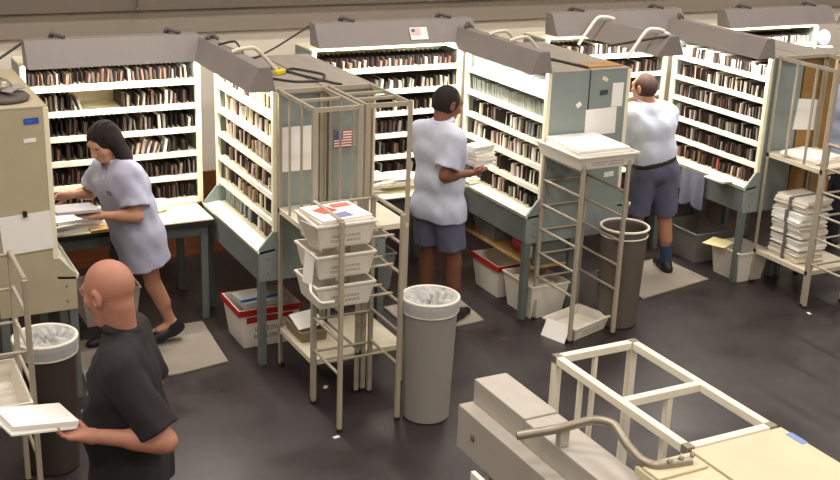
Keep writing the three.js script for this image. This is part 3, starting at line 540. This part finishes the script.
// ---------------------------------------------------------------- people
function surfaceNets(f, lo, hi, cell) {
  const n = [0, 1, 2].map(k => Math.ceil((hi[k] - lo[k]) / cell) + 1), [nx, ny, nz] = n, B = 6;
  const val = new Float32Array(nx * ny * nz).fill(1), id = (x, y, z) => x + nx * (y + ny * z);
  for (let bz = 0; bz < nz; bz += B) for (let by = 0; by < ny; by += B) for (let bxx = 0; bxx < nx; bxx += B) {
    const c = f(lo[0] + (bxx + B / 2) * cell, lo[1] + (by + B / 2) * cell, lo[2] + (bz + B / 2) * cell), far = Math.abs(c) > B * cell * 1.5;
    for (let z = bz; z < Math.min(nz, bz + B); z++) for (let y = by; y < Math.min(ny, by + B); y++) for (let x = bxx; x < Math.min(nx, bxx + B); x++) val[id(x, y, z)] = far ? c : f(lo[0] + x * cell, lo[1] + y * cell, lo[2] + z * cell);
  }
  const pos = [], nor = [], vid = new Int32Array(nx * ny * nz).fill(-1), idx = [];
  const E = [[0, 1], [0, 2], [0, 4], [1, 3], [1, 5], [2, 3], [2, 6], [3, 7], [4, 5], [4, 6], [5, 7], [6, 7]];
  for (let z = 0; z < nz - 1; z++) for (let y = 0; y < ny - 1; y++) for (let x = 0; x < nx - 1; x++) {
    const v = []; let neg = 0;
    for (let k = 0; k < 8; k++) { const q = val[id(x + (k & 1), y + ((k >> 1) & 1), z + (k >> 2))]; v.push(q); if (q < 0) neg++; }
    if (neg === 0 || neg === 8) continue;
    let px = 0, py = 0, pz = 0, m = 0;
    for (const [a, b] of E) if ((v[a] < 0) !== (v[b] < 0)) { const t = v[a] / (v[a] - v[b]); px += (a & 1) + t * ((b & 1) - (a & 1)); py += ((a >> 1) & 1) + t * (((b >> 1) & 1) - ((a >> 1) & 1)); pz += (a >> 2) + t * ((b >> 2) - (a >> 2)); m++; }
    const X = lo[0] + (x + px / m) * cell, Y = lo[1] + (y + py / m) * cell, Z = lo[2] + (z + pz / m) * cell, e = cell * .6;
    const g = V(f(X + e, Y, Z) - f(X - e, Y, Z), f(X, Y + e, Z) - f(X, Y - e, Z), f(X, Y, Z + e) - f(X, Y, Z - e)).normalize();
    vid[id(x, y, z)] = pos.length / 3; pos.push(X, Y, Z); nor.push(g.x, g.y, g.z);
  }
  for (let z = 1; z < nz - 1; z++) for (let y = 1; y < ny - 1; y++) for (let x = 1; x < nx - 1; x++) {
    const a = val[id(x, y, z)] < 0;
    const quad = (p, q, r, s, flip) => { if (p < 0 || q < 0 || r < 0 || s < 0) return; flip ? idx.push(p, r, q, p, s, r) : idx.push(p, q, r, p, r, s); };
    if (a !== (val[id(x + 1, y, z)] < 0)) quad(vid[id(x, y - 1, z - 1)], vid[id(x, y, z - 1)], vid[id(x, y, z)], vid[id(x, y - 1, z)], !a);
    if (a !== (val[id(x, y + 1, z)] < 0)) quad(vid[id(x - 1, y, z - 1)], vid[id(x - 1, y, z)], vid[id(x, y, z)], vid[id(x, y, z - 1)], !a);
    if (a !== (val[id(x, y, z + 1)] < 0)) quad(vid[id(x - 1, y - 1, z)], vid[id(x, y - 1, z)], vid[id(x, y, z)], vid[id(x - 1, y, z)], !a);
  }
  const g = new THREE.BufferGeometry(); g.setAttribute('position', new THREE.Float32BufferAttribute(pos, 3)); g.setAttribute('normal', new THREE.Float32BufferAttribute(nor, 3));
  const uv = new Float32Array(pos.length / 3 * 2); for (let i = 0; i < pos.length / 3; i++) { uv[2 * i] = (pos[3 * i] + pos[3 * i + 2]) * 2; uv[2 * i + 1] = pos[3 * i + 1] * 2; }
  g.setAttribute('uv', new THREE.BufferAttribute(uv, 2)); g.setIndex(idx); return g;
}
const smin = (a, b, k) => { const h = Math.max(k - Math.abs(a - b), 0) / k; return Math.min(a, b) - h * h * k * .25; };
const CAP = (a, b, ra, rb) => { const bx_ = b.x - a.x, by = b.y - a.y, bz = b.z - a.z, L = bx_ * bx_ + by * by + bz * bz || 1e-9; return (x, y, z) => { const px = x - a.x, py = y - a.y, pz = z - a.z; let h = (px * bx_ + py * by + pz * bz) / L; h = h < 0 ? 0 : h > 1 ? 1 : h; const dx = px - bx_ * h, dy = py - by * h, dz = pz - bz * h; return Math.sqrt(dx * dx + dy * dy + dz * dz) - ra - (rb - ra) * h; }; };
const ELL = (c, A, r) => (x, y, z) => { const px = x - c.x, py = y - c.y, pz = z - c.z; let k0 = 0, k1 = 0; for (let i = 0; i < 3; i++) { const q = px * A[i].x + py * A[i].y + pz * A[i].z, s = q / r[i]; k0 += s * s; k1 += s * s / (r[i] * r[i]); } k0 = Math.sqrt(k0); k1 = Math.sqrt(k1); return k1 < 1e-9 ? -Math.min(...r) : k0 * (k0 - 1) / k1; };
const UNI = (list, k) => (x, y, z) => { let d = list[0](x, y, z); for (let i = 1; i < list.length; i++) d = smin(d, list[i](x, y, z), k); return d; };
const CUT = (f, p, n) => (x, y, z) => Math.max(f(x, y, z), (x - p.x) * n.x + (y - p.y) * n.y + (z - p.z) * n.z);
const mix = (a, b, t) => a.clone().lerp(b, t);
const off = (p, d, t) => p.clone().addScaledVector(d, t);
function bounds(pts, pad) { const lo = [1e9, 1e9, 1e9], hi = [-1e9, -1e9, -1e9]; for (const p of pts) [p.x, p.y, p.z].forEach((v, i) => { lo[i] = Math.min(lo[i], v - pad); hi[i] = Math.max(hi[i], v + pad); }); return [lo, hi]; }

function headParts(c, f, s) {
  f = f.clone().normalize(); const l = V(0, 1, 0).cross(f).normalize(), u = f.clone().cross(l).normalize(), A = [l, u, f];
  const at = (a, b, d) => c.clone().addScaledVector(l, a * s).addScaledVector(u, b * s).addScaledVector(f, d * s);
  const E = (a, b, d, r1, r2, r3) => ELL(at(a, b, d), A, [r1 * s, r2 * s, r3 * s]);
  const skull = [E(0, .03, -.012, .076, .088, .096), E(0, -.035, .028, .062, .08, .066), CAP(at(-.025, -.098, .052), at(.025, -.098, .052), .022 * s, .022 * s), CAP(at(-.035, .03, .078), at(.035, .03, .078), .014 * s, .014 * s), CAP(at(-.04, -.02, .062), at(.04, -.02, .062), .02 * s, .02 * s)];
  const fine = [CAP(at(0, .012, .088), at(0, -.03, .112), .009 * s, .014 * s), CAP(at(-.012, -.036, .098), at(.012, -.036, .098), .009 * s, .009 * s), CAP(at(-.02, -.064, .085), at(.02, -.064, .085), .008 * s, .008 * s), CAP(at(-.017, -.075, .083), at(.017, -.075, .083), .008 * s, .008 * s),
    E(.078, -.005, -.008, .012, .033, .02), E(-.078, -.005, -.008, .012, .033, .02)];
  const base = UNI(skull, .03), fin = UNI(fine, .006), e1 = E(.03, .008, .092, .016, .012, .016), e2 = E(-.03, .008, .092, .016, .012, .016), g1 = E(.088, -.004, -.002, .008, .02, .011), g2 = E(-.088, -.004, -.002, .008, .02, .011);
  const head = (x, y, z) => { let d = smin(base(x, y, z), fin(x, y, z), .012); d = -smin(-d, Math.min(e1(x, y, z), e2(x, y, z)), .008); return -smin(-d, Math.min(g1(x, y, z), g2(x, y, z)), .004); };
  return { head, base, at, A, E, l, u, f };
}
// hand: wrist, direction of the fingers, palm normal, side the thumb leaves from, curl in radians per joint
function handParts(w, dir, pal, s, thumbSign, curl) {
  const d = dir.clone().normalize(), side = pal.clone().cross(d).normalize().multiplyScalar(thumbSign), n = d.clone().cross(side).normalize().multiplyScalar(d.clone().cross(side).dot(pal) > 0 ? 1 : -1);
  const P = (a, b, c) => w.clone().addScaledVector(d, a * s).addScaledVector(side, b * s).addScaledVector(n, c * s);
  const palm = UNI([CAP(P(.0, 0, 0), P(.045, .022, 0), .024 * s, .018 * s), CAP(P(.0, 0, 0), P(.085, .028, 0), .02 * s, .013 * s), CAP(P(.0, 0, 0), P(.088, .009, 0), .02 * s, .0135 * s), CAP(P(.0, 0, 0), P(.084, -.010, 0), .02 * s, .013 * s), CAP(P(.0, -.005, 0), P(.075, -.028, 0), .019 * s, .012 * s)], .018);
  const fs = [], tips = [];
  [[.03, .085, .072, .0092], [.010, .09, .08, .0095], [-.011, .086, .074, .009], [-.030, .076, .058, .008]].forEach(([b, a, L, r], i) => {
    let p = P(a, b, 0), ang = curl * .5; const chain = [];
    for (const fr of [.45, .32, .23]) { const v = d.clone().multiplyScalar(Math.cos(ang)).addScaledVector(n, Math.sin(ang)).addScaledVector(side, b * .6); const q = off(p, v.normalize(), L * fr * s); chain.push(CAP(p, q, r * s, (r - .0007) * s)); p = q; ang += curl; }
    fs.push(UNI(chain, .004)); tips.push(p);
  });
  const t0 = P(.02, .022, .004), t1 = P(.05, .05, .018), t2 = P(.078, .052, .032), t3 = P(.1, .045, .04);
  fs.push(UNI([CAP(t0, t1, .014 * s, .0115 * s), CAP(t1, t2, .0115 * s, .010 * s), CAP(t2, t3, .010 * s, .0085 * s)], .004)); tips.push(t3);
  const f = (x, y, z) => { let q = palm(x, y, z); for (const k of fs) q = smin(q, k(x, y, z), .005); return q; };
  return { f, pts: [w, ...tips, P(.09, .04, 0), P(.09, -.04, 0)] };
}
function person(o) {
  const B = V(...o.base), s = o.s || 1, J = {};
  for (const k in o.J) J[k] = V(...o.J[k]).sub(B);
  const g = thing('person', o.label, 'person', o.base);
  const skin = new THREE.MeshStandardMaterial({ map: tint(o.skin, .05, 8, 128), roughness: .55 });
  const lat = J.shL.clone().sub(J.shR).normalize(), hl = J.hipL.clone().sub(J.hipR).normalize();
  const pel = mix(J.hipL, J.hipR, .5), up = J.neck.clone().sub(pel).normalize(), fr = lat.clone().cross(up).normalize();
  const chest = mix(J.neck, pel, .30), waist = mix(J.neck, pel, .66), W = o.belly || 0;
  const torso = q => { const r = x => x + q; return [
    CAP(off(J.shL, lat, -.05), off(J.shR, lat, .05), r(.055), r(.055)),
    CAP(off(chest, lat, .085 * s), off(chest, lat, -.085 * s), r(.105), r(.105)), CAP(off(off(waist, lat, .06 * s), fr, W * .5), off(off(waist, lat, -.06 * s), fr, W * .5), r(.10 + W * .6), r(.10 + W * .6)),
    CAP(off(pel, hl, .07 * s), off(pel, hl, -.07 * s), r(.11), r(.11)),
    CAP(off(chest, lat, .07), off(waist, lat, .06), r(.10), r(.095 + W * .5)), CAP(off(chest, lat, -.07), off(waist, lat, -.06), r(.10), r(.095 + W * .5)),
    CAP(off(waist, lat, .06), off(pel, hl, .07), r(.095 + W * .5), r(.105)), CAP(off(waist, lat, -.06), off(pel, hl, -.07), r(.095 + W * .5), r(.105)), CAP(off(J.neck, up, -.02), mix(J.neck, J.shL, .7), r(.045), r(.045)), CAP(off(J.neck, up, -.02), mix(J.neck, J.shR, .7), r(.045), r(.045))]; };
  const H = headParts(J.head, V(...o.face), s * (o.headScale || 1));
  // skin, one continuous surface: trunk and limbs, then finer head and hands
  const prims = [...torso(0), CAP(J.neck, H.at(0, -.05, -.03), .058 * s, .054 * s)];
  const foots = [];
  for (const k of ['L', 'R']) {
    const kn = J['kn' + k], an = J['an' + k], hp = J['hip' + k], back = fr.clone().multiplyScalar(-1);
    prims.push(CAP(J['sh' + k], J['el' + k], .05 * s, .04 * s), CAP(J['el' + k], J['wr' + k], .042 * s, .027 * s), CAP(mix(J['el' + k], J['wr' + k], .15), mix(J['el' + k], J['wr' + k], .4), .042 * s, .038 * s));
    prims.push(CAP(hp, kn, .088 * s, .056 * s), CAP(kn, an, .054 * s, .038 * s), CAP(off(mix(kn, an, .15), back, .012), off(mix(kn, an, .45), back, .015), .05 * s, .05 * s));
    const td = V(...(o['toe' + k] || o.toe)).normalize(); prims.push(CAP(an, off(off(an, td, .1), V(0, -1, 0), .03), .036, .028)); foots.push([k, an, td]);
  }
  const body = UNI(prims, .03);
  const [lo, hi] = bounds(['shL', 'shR', 'elL', 'elR', 'wrL', 'wrR', 'hipL', 'hipR', 'knL', 'knR', 'anL', 'anR', 'neck'].map(k => J[k]), .16);
  const geos = [surfaceNets(CUT(CUT(body, off(J.neck, up, .09), up), V(0, .01, 0), V(0, -1, 0)), lo, hi, o.cell || .011)];
  const neckF = CUT(CAP(off(J.neck, up, -.03), H.at(0, -.05, -.03), .058 * s, .054 * s), off(J.neck, up, -.02), up.clone().multiplyScalar(-1));
  const hf = (x, y, z) => smin(H.head(x, y, z), neckF(x, y, z), .025);
  { const [a, b] = bounds([J.head, H.at(0, .1, 0), H.at(0, -.13, 0), J.neck], .135); geos.push(surfaceNets(hf, a, b, o.headCell || .005)); }
  for (const k of ['L', 'R']) if (o['hand' + k]) { const h = handParts(J['wr' + k], V(...o['hand' + k][0]), V(...o['hand' + k][1]), s, k === 'L' ? o.thL ?? 1 : o.thR ?? -1, o['hand' + k][2] ?? .35); const [a, b] = bounds(h.pts, .04); const stub = CAP(mix(J['wr' + k], J['el' + k], .2), J['wr' + k], .029 * s, .026 * s); geos.push(surfaceNets((x, y, z) => smin(h.f(x, y, z), stub(x, y, z), .012), a, b, o.handCell || .0042)); }
  part(g, 'body', geos, skin);
  // eyes and brows
  for (const q of [1, -1]) { part(g, 'eye', new THREE.SphereGeometry(.0105 * s, 12, 8).translate(...H.at(q * .03, .008, .078).toArray()), flat(0xe9e2da, .3)); part(g, 'iris', new THREE.SphereGeometry(.0085 * s, 10, 8).translate(...H.at(q * .03, .008, .0815).toArray()), flat(0x20140f, .2)); part(g, 'eyebrow', tube([H.at(q * .015, .03, .093).toArray(), H.at(q * .032, .034, .088).toArray(), H.at(q * .05, .028, .074).toArray()], .0042 * s, 10, 6), o.browMat || flat(o.hairHex || 0x2a1a14, .9)); }
  // hair
  if (o.hair) { const [f, pts] = o.hair(H); const [a, b] = bounds(pts, .03); part(g, 'hair', surfaceNets(f, a, b, .0055), new THREE.MeshStandardMaterial({ map: tint(o.hairHex, .25, 16, 128), roughness: o.hairRough || .6 })); }
  // shirt
  const cloth = (hex, r = .85) => new THREE.MeshStandardMaterial({ map: tint(hex, .04, 12, 128), roughness: r });
  const wr = (f, a, p = 0) => (x, y, z) => f(x, y, z) + a * .55 * (Math.sin(52 * x + 9 * y - 38 * z + 2.2 * Math.sin(9 * y + p)) + .8 * Math.sin(34 * y + 30 * x + 22 * z + 1.7 * Math.sin(14 * x - 11 * z + p)));
  {
    const q = o.shirtEase || .018, pr = torso(q); if (o.hem) { const hc = V(...o.hem).sub(B); pr.push(CAP(off(pel, hl, .07), off(hc, hl, .08), .115 + q, (o.hemW || .135) + q), CAP(off(pel, hl, -.07), off(hc, hl, -.08), .115 + q, (o.hemW || .135) + q)); }
    const tf = UNI(pr, .05), sl = o.sleeve || .7, sv = [];
    for (const k of ['L', 'R']) { const sh = J['sh' + k], el = J['el' + k], dd = el.clone().sub(sh), e = off(sh, dd, sl), nn = dd.clone().normalize(); sv.push(CUT(UNI([CAP(sh, e, .068 + q * .3, .066 + q * .8), CAP(e, off(e, nn, .05), .066 + q * .8, .066 + q * .8)], .01), e, nn)); }
    const cutLow = o.hem ? V(...o.hem).sub(B) : off(pel, up, .112), neckHole = UNI([CAP(off(J.neck, up, .01), H.at(0, -.06, -.02), .066 * s, .075 * s), CAP(off(off(J.neck, up, .03), fr, .05), off(off(J.neck, up, -.05), fr, .125), .04, .012)], .02);
    const f0 = (x, y, z) => { let d = tf(x, y, z); d = Math.max(d, (x - cutLow.x) * -up.x + (y - cutLow.y) * -up.y + (z - cutLow.z) * -up.z); d = smin(d, sv[0](x, y, z), .035); d = smin(d, sv[1](x, y, z), .035); return Math.max(d, -neckHole(x, y, z)); };
    const [a, b] = bounds([J.neck, J.shL, J.shR, J.elL, J.elR, pel, cutLow, off(cutLow, up, -.03)], .24);
    const sh = part(g, 'shirt', surfaceNets(wr(f0, o.wrinkle ?? .0035, o.base[0]), a, b, o.cell || .011), cloth(o.shirt));
    const ring = []; for (let i = 0; i <= 20; i++) { const t = -2.45 + 4.9 * i / 20; ring.push(off(off(off(J.neck, up, .032 - .03 * Math.cos(t - Math.PI) * -1 * .5), lat, .07 * s * Math.sin(t)), fr, -.064 * s * Math.cos(t) + .006).toArray()); }
    part(sh, 'collar', new THREE.TubeGeometry(new THREE.CatmullRomCurve3(ring.map(p => V(...p))), 40, .019, 8, false), cloth(o.shirt));
    if (o.badge) for (const [a2, u2, w, h, hex] of o.badge) { const c = off(off(chest, lat, a2), up, u2); let t = .06; while (t < .25 && f0(...off(c, fr, t).toArray()) < .004) t += .004; const p = off(c, fr, t); const m = part(sh, 'chest_badge', new RoundedBoxGeometry(w, h, .004, 1, .002), flat(hex, .6)); m.position.copy(p); m.quaternion.setFromRotationMatrix(new THREE.Matrix4().makeBasis(lat, up, fr)); }
  }
  // shorts or trousers
  {
    const q = .022, cut = o.legEnd, ps = [CAP(off(pel, hl, .07), off(pel, hl, -.07), .112 + q, .112 + q), CAP(off(off(pel, hl, .06), up, .08), off(off(pel, hl, -.06), up, .08), .105 + q, .105 + q)], legs = [];
    for (const k of ['L', 'R']) { const hp = J['hip' + k], kn = J['kn' + k], an = J['an' + k]; const chain = [CAP(hp, kn, .095 + q, (o.long ? .062 : .082) + q)]; let e, nn;
      if (o.long) { chain.push(CAP(kn, an, .062 + q, .05 + q)); e = off(an, V(0, 1, 0), -.02); nn = an.clone().sub(kn).normalize(); } else { nn = kn.clone().sub(hp).normalize(); e = off(hp, kn.clone().sub(hp), cut ?? .85); }
      legs.push(CUT(UNI(chain, .02), e, nn)); }
    const top = off(pel, up, o.waistUp ?? .12), pf = UNI(ps, .04);
    const f0 = (x, y, z) => { let d = Math.max(pf(x, y, z), (x - top.x) * up.x + (y - top.y) * up.y + (z - top.z) * up.z); d = smin(d, legs[0](x, y, z), .02); return smin(d, legs[1](x, y, z), .02); };
    const [a, b] = bounds([pel, top, J.hipL, J.hipR, J.knL, J.knR, ...(o.long ? [J.anL, J.anR] : [])], .17);
    const sp = part(g, o.long ? 'trousers' : 'shorts', surfaceNets(wr(f0, .0035, 1.3), a, b, o.cell || .011), cloth(o.pants));
    if (o.belt) { const bf = (x, y, z) => { const d = UNI(ps, .04)(x, y, z), h = (x - top.x) * up.x + (y - top.y) * up.y + (z - top.z) * up.z; return Math.max(d - .006, Math.abs(h + .005) - .018); }; const [c, e] = bounds([pel, top], .22); part(sp, 'belt', surfaceNets(bf, c, e, .008), flat(0x1c1715, .5)); }
  }
  // socks and shoes
  for (const [k, an, td] of foots) {
    const kn = J['kn' + k], top = mix(an, kn, o.sockTop ?? .35);
    if (o.socks) { const f = CUT(CAP(an, mix(an, kn, .5), .045, .056), top, kn.clone().sub(an).normalize()); const [a, b] = bounds([an, top], .08); part(g, 'sock', surfaceNets(f, a, b, .008), cloth(o.socks)); }
    const fw = V(td.x, 0, td.z).normalize(), pitch = td.y, floorY = o['heel' + k] ?? 0;
    const tilt = p => p; const heel = off(V(an.x, 0, an.z), fw, -.05), toe = off(V(an.x, 0, an.z), fw, .19);
    heel.y = .045 + floorY; toe.y = .035; const mid = mix(heel, toe, .55); mid.y += .008;
    const up2 = V(an.x, an.y - .005, an.z);
    const f = UNI([CAP(heel, mid, .042, .043), CAP(mid, toe, .043, .034), CAP(up2, mix(heel, mid, .35), .05, .046)], .03), cutF = CUT(CUT(f, V(0, Math.max(.0, 0), 0), V(0, -1, 0)), off(V(an.x, an.y, an.z), V(0, 1, 0), .035), V(0, 1, 0));
    const [a, b] = bounds([heel, toe, up2], .07); part(g, 'shoe', surfaceNets(cutF, a, b, .008), flat(o.shoes || 0x1a1614, .5));
  }
  return g;
}
const shortHair = (cut = .012) => H => { const cap = H.E(0, .016, -.018, .082, .106, .102), face = H.E(0, -.045, .108, .08, .088, .075), low = H.at(0, -.062, 0); return [(x, y, z) => Math.max(cap(x, y, z), -face(x, y, z), (low.x - x) * H.u.x + (low.y - y) * H.u.y + (low.z - z) * H.u.z), [H.at(0, .13, 0), H.at(.08, 0, .09), H.at(-.08, 0, -.12), H.at(0, -.05, -.1)]]; };
const bobHair = H => {
  const cap = UNI([H.E(0, .04, -.02, .094, .098, .112), CAP(H.at(.07, .0, -.03), H.at(.082, -.135, -.03), .034, .042), CAP(H.at(-.07, .0, -.03), H.at(-.082, -.135, -.03), .034, .042), CAP(H.at(0, .0, -.07), H.at(0, -.16, -.075), .06, .062), CAP(H.at(.05, -.02, -.06), H.at(.055, -.155, -.06), .05, .055), CAP(H.at(-.05, -.02, -.06), H.at(-.055, -.155, -.06), .05, .055)], .035);
  const face = UNI([H.E(0, -.025, .105, .070, .102, .088), H.E(0, -.12, .06, .056, .09, .085)], .03);
  return [(x, y, z) => -smin(-cap(x, y, z), face(x, y, z), .015) + .0025 * Math.sin(180 * ((x) * H.l.x + y * .2 + z * H.l.z)), [H.at(.1, .13, .1), H.at(-.1, .13, -.13), H.at(.12, -.22, -.13), H.at(-.12, -.22, -.13), H.at(0, 0, .12)]];
};
person({ base: [1.86, 0, -7.6], s: .95, label: 'person in a light blue uniform shirt leaning left over a table, dark bobbed hair', skin: 0xb9866c, hairHex: 0x170b0b, hair: bobHair, hairRough: .95, headScale: 1.08,
  face: [-.80, -.42, .42], shirt: 0xa6a5ba, pants: 0x23222c, hem: [1.885, .63, -7.6], sleeve: .74, shirtEase: .034, wrinkle: .0045, shoes: 0x17131a, legEnd: .58,
  badge: [[.075, .02, .05, .035, 0x6c6f86]],
  J: { head: [1.655, 1.495, -7.59], neck: [1.725, 1.335, -7.61], shL: [1.80, 1.285, -7.45], shR: [1.675, 1.27, -7.77], elL: [1.80, 1.035, -7.37], wrL: [1.575, 1.05, -7.42], elR: [1.60, 1.09, -7.83], wrR: [1.44, 1.12, -7.72], hipL: [1.865, .85, -7.51], hipR: [1.84, .85, -7.69], knL: [1.93, .47, -7.52], anL: [2.06, .15, -7.55], knR: [1.73, .47, -7.69], anR: [1.70, .08, -7.69] },
  toe: [-1, 0, .1], heelL: .07, handL: [[-1, .02, -.12], [.05, 1, .1], .12], handR: [[-1, .05, .15], [.1, -.6, .75], .5], thL: -1, thR: 1 });
person({ base: [4.02, 0, -7.17], s: 1.02, label: 'person in a pale blue uniform shirt and grey-blue shorts holding a stack of mail', skin: 0x7a4d38, hairHex: 0x1c1210, hair: shortHair(), hairRough: .9, headScale: 1.05, hemW: .112,
  face: [.95, -.32, -.06], shirt: 0xc0c2d4, pants: 0x5b5c74, hem: [3.975, .84, -7.16], sleeve: .78, shirtEase: .024, wrinkle: .0035, legEnd: .72, socks: 0x15131a, sockTop: .12,
  J: { head: [4.01, 1.685, -7.17], neck: [3.96, 1.54, -7.15], shL: [3.86, 1.455, -7.33], shR: [3.99, 1.465, -6.985], elL: [3.99, 1.2, -7.40], wrL: [4.2, 1.205, -7.27], elR: [3.90, 1.215, -6.96], wrR: [4.14, 1.19, -7.04], hipL: [3.93, .92, -7.24], hipR: [4.0, .92, -7.08], knL: [3.95, .5, -7.27], anL: [3.98, .085, -7.3], knR: [4.07, .5, -7.08], anR: [4.1, .085, -7.1] },
  toe: [.85, 0, -.45], handL: [[1, .0, .25], [0, 1, .2], .15], handR: [[1, .02, -.3], [0, 1, -.1], .12], thL: 1, thR: -1 });
person({ base: [6.2, 0, -7.42], s: 1, label: 'person seen from behind in a pale shirt, dark belt, grey-blue shorts and blue socks', skin: 0xb98468, hairHex: 0x46302a, hair: shortHair(), hairRough: .9,
  face: [-.3, -.08, -.95], shirt: 0xcdd3e4, pants: 0x5b5c72, sleeve: .85, shirtEase: .028, wrinkle: .0035, legEnd: .9, belt: true, socks: 0x33405f, sockTop: .42, waistUp: .1,
  J: { head: [5.965, 1.63, -7.42], neck: [6.0, 1.49, -7.39], shL: [5.845, 1.415, -7.43], shR: [6.21, 1.415, -7.36], elL: [5.85, 1.14, -7.52], wrL: [5.96, 1.08, -7.72], elR: [6.28, 1.15, -7.50], wrR: [6.22, 1.1, -7.74], hipL: [6.06, .93, -7.42], hipR: [6.235, .93, -7.38], knL: [6.05, .5, -7.46], anL: [6.06, .085, -7.48], knR: [6.30, .49, -7.39], anR: [6.36, .085, -7.38] },
  toe: [.25, 0, -.95], handL: [[.2, 0, -1], [.9, 0, .2], .4], handR: [[-.2, 0, -1], [-.9, 0, .2], .4], thL: 1, thR: -1 });
person({ base: [1.0, 0, -4.35], s: 1.05, label: 'bald person in a black polo shirt walking in the foreground with papers in hand', skin: 0xb57c66, hairHex: 0x7a5546,
  face: [-.55, -.30, -.78], shirt: 0x1f1a1c, pants: 0x181517, sleeve: .86, shirtEase: .026, wrinkle: .004, hem: [.99, .86, -4.34], long: true, belly: .05, cell: .009, headCell: .004, headScale: 1.06,
  badge: [[.06, .03, .05, .02, 0x9a938e], [.045, -.06, .018, .012, 0xcfc8c0], [.04, -.14, .02, .01, 0xcfc8c0]],
  J: { head: [.945, 1.715, -4.37], neck: [.985, 1.535, -4.36], shL: [.925, 1.46, -4.17], shR: [1.065, 1.46, -4.55], elL: [1.055, 1.195, -4.03], wrL: [.795, 1.225, -4.13], elR: [1.16, 1.17, -4.62], wrR: [1.08, .94, -4.68], hipL: [.945, .95, -4.25], hipR: [1.035, .95, -4.42], knL: [.90, .52, -4.25], anL: [.96, .085, -4.22], knR: [1.0, .52, -4.45], anR: [1.12, .085, -4.42] },
  toe: [-.85, 0, -.5], handL: [[-.93, .18, -.3], [.15, 1, .1], .5], handR: [[-.3, -.9, -.1], [0, -.2, .9], .4], thL: -1, thR: 1, handCell: .0035 });
person({ base: [8.2, 0, -7.4], s: 1, label: 'person in a lavender shirt and dark trousers, cut off by the right edge', skin: 0xb98468, hairHex: 0x3a2a24, hair: shortHair(),
  face: [.3, -.1, -.95], shirt: 0xaab0cf, pants: 0x1c1a22, hem: [8.2, .88, -7.4], sleeve: .8, shirtEase: .025, long: true,
  J: { head: [8.2, 1.65, -7.42], neck: [8.2, 1.49, -7.4], shL: [8.03, 1.42, -7.4], shR: [8.38, 1.42, -7.4], elL: [8.0, 1.14, -7.48], wrL: [8.08, 1.06, -7.7], elR: [8.4, 1.14, -7.48], wrR: [8.32, 1.06, -7.7], hipL: [8.12, .93, -7.4], hipR: [8.28, .93, -7.4], knL: [8.1, .5, -7.4], anL: [8.1, .085, -7.38], knR: [8.3, .5, -7.4], anR: [8.3, .085, -7.38] },
  toe: [0, 0, -1], handL: [[.2, 0, -1], [.9, 0, 0], .4], handR: [[-.2, 0, -1], [-.9, 0, 0], .4] });
// held things
{
  const t = thing('mail_stack', 'stack of white mail held by the person in grey-blue shorts', 'mail', [4.275, 1.225, -7.135], .25);
  for (let i = 0; i < 6; i++) part(t, 'mail_piece', heap(.2, .13, 2, i * .024, .012), i % 3 === 2 ? M.paper2 : M.paper);
}
single('flat_mail', bx(-.15, .15, 0, .022, -.09, .09, .003).rotateZ(-.08), mat(0xb9b2b6), 'grey bundle of flats held over the table by the leaning person', 'mail', [1.41, 1.09, -7.46], .2);
single('held_papers', heap(.26, .19, 3, 0, .006).map(g => g.rotateZ(-.20)), M.paper, 'white papers in the hand of the bald person', 'paper', [.60, 1.285, -4.21], .25);
renderer.render(scene, camera);
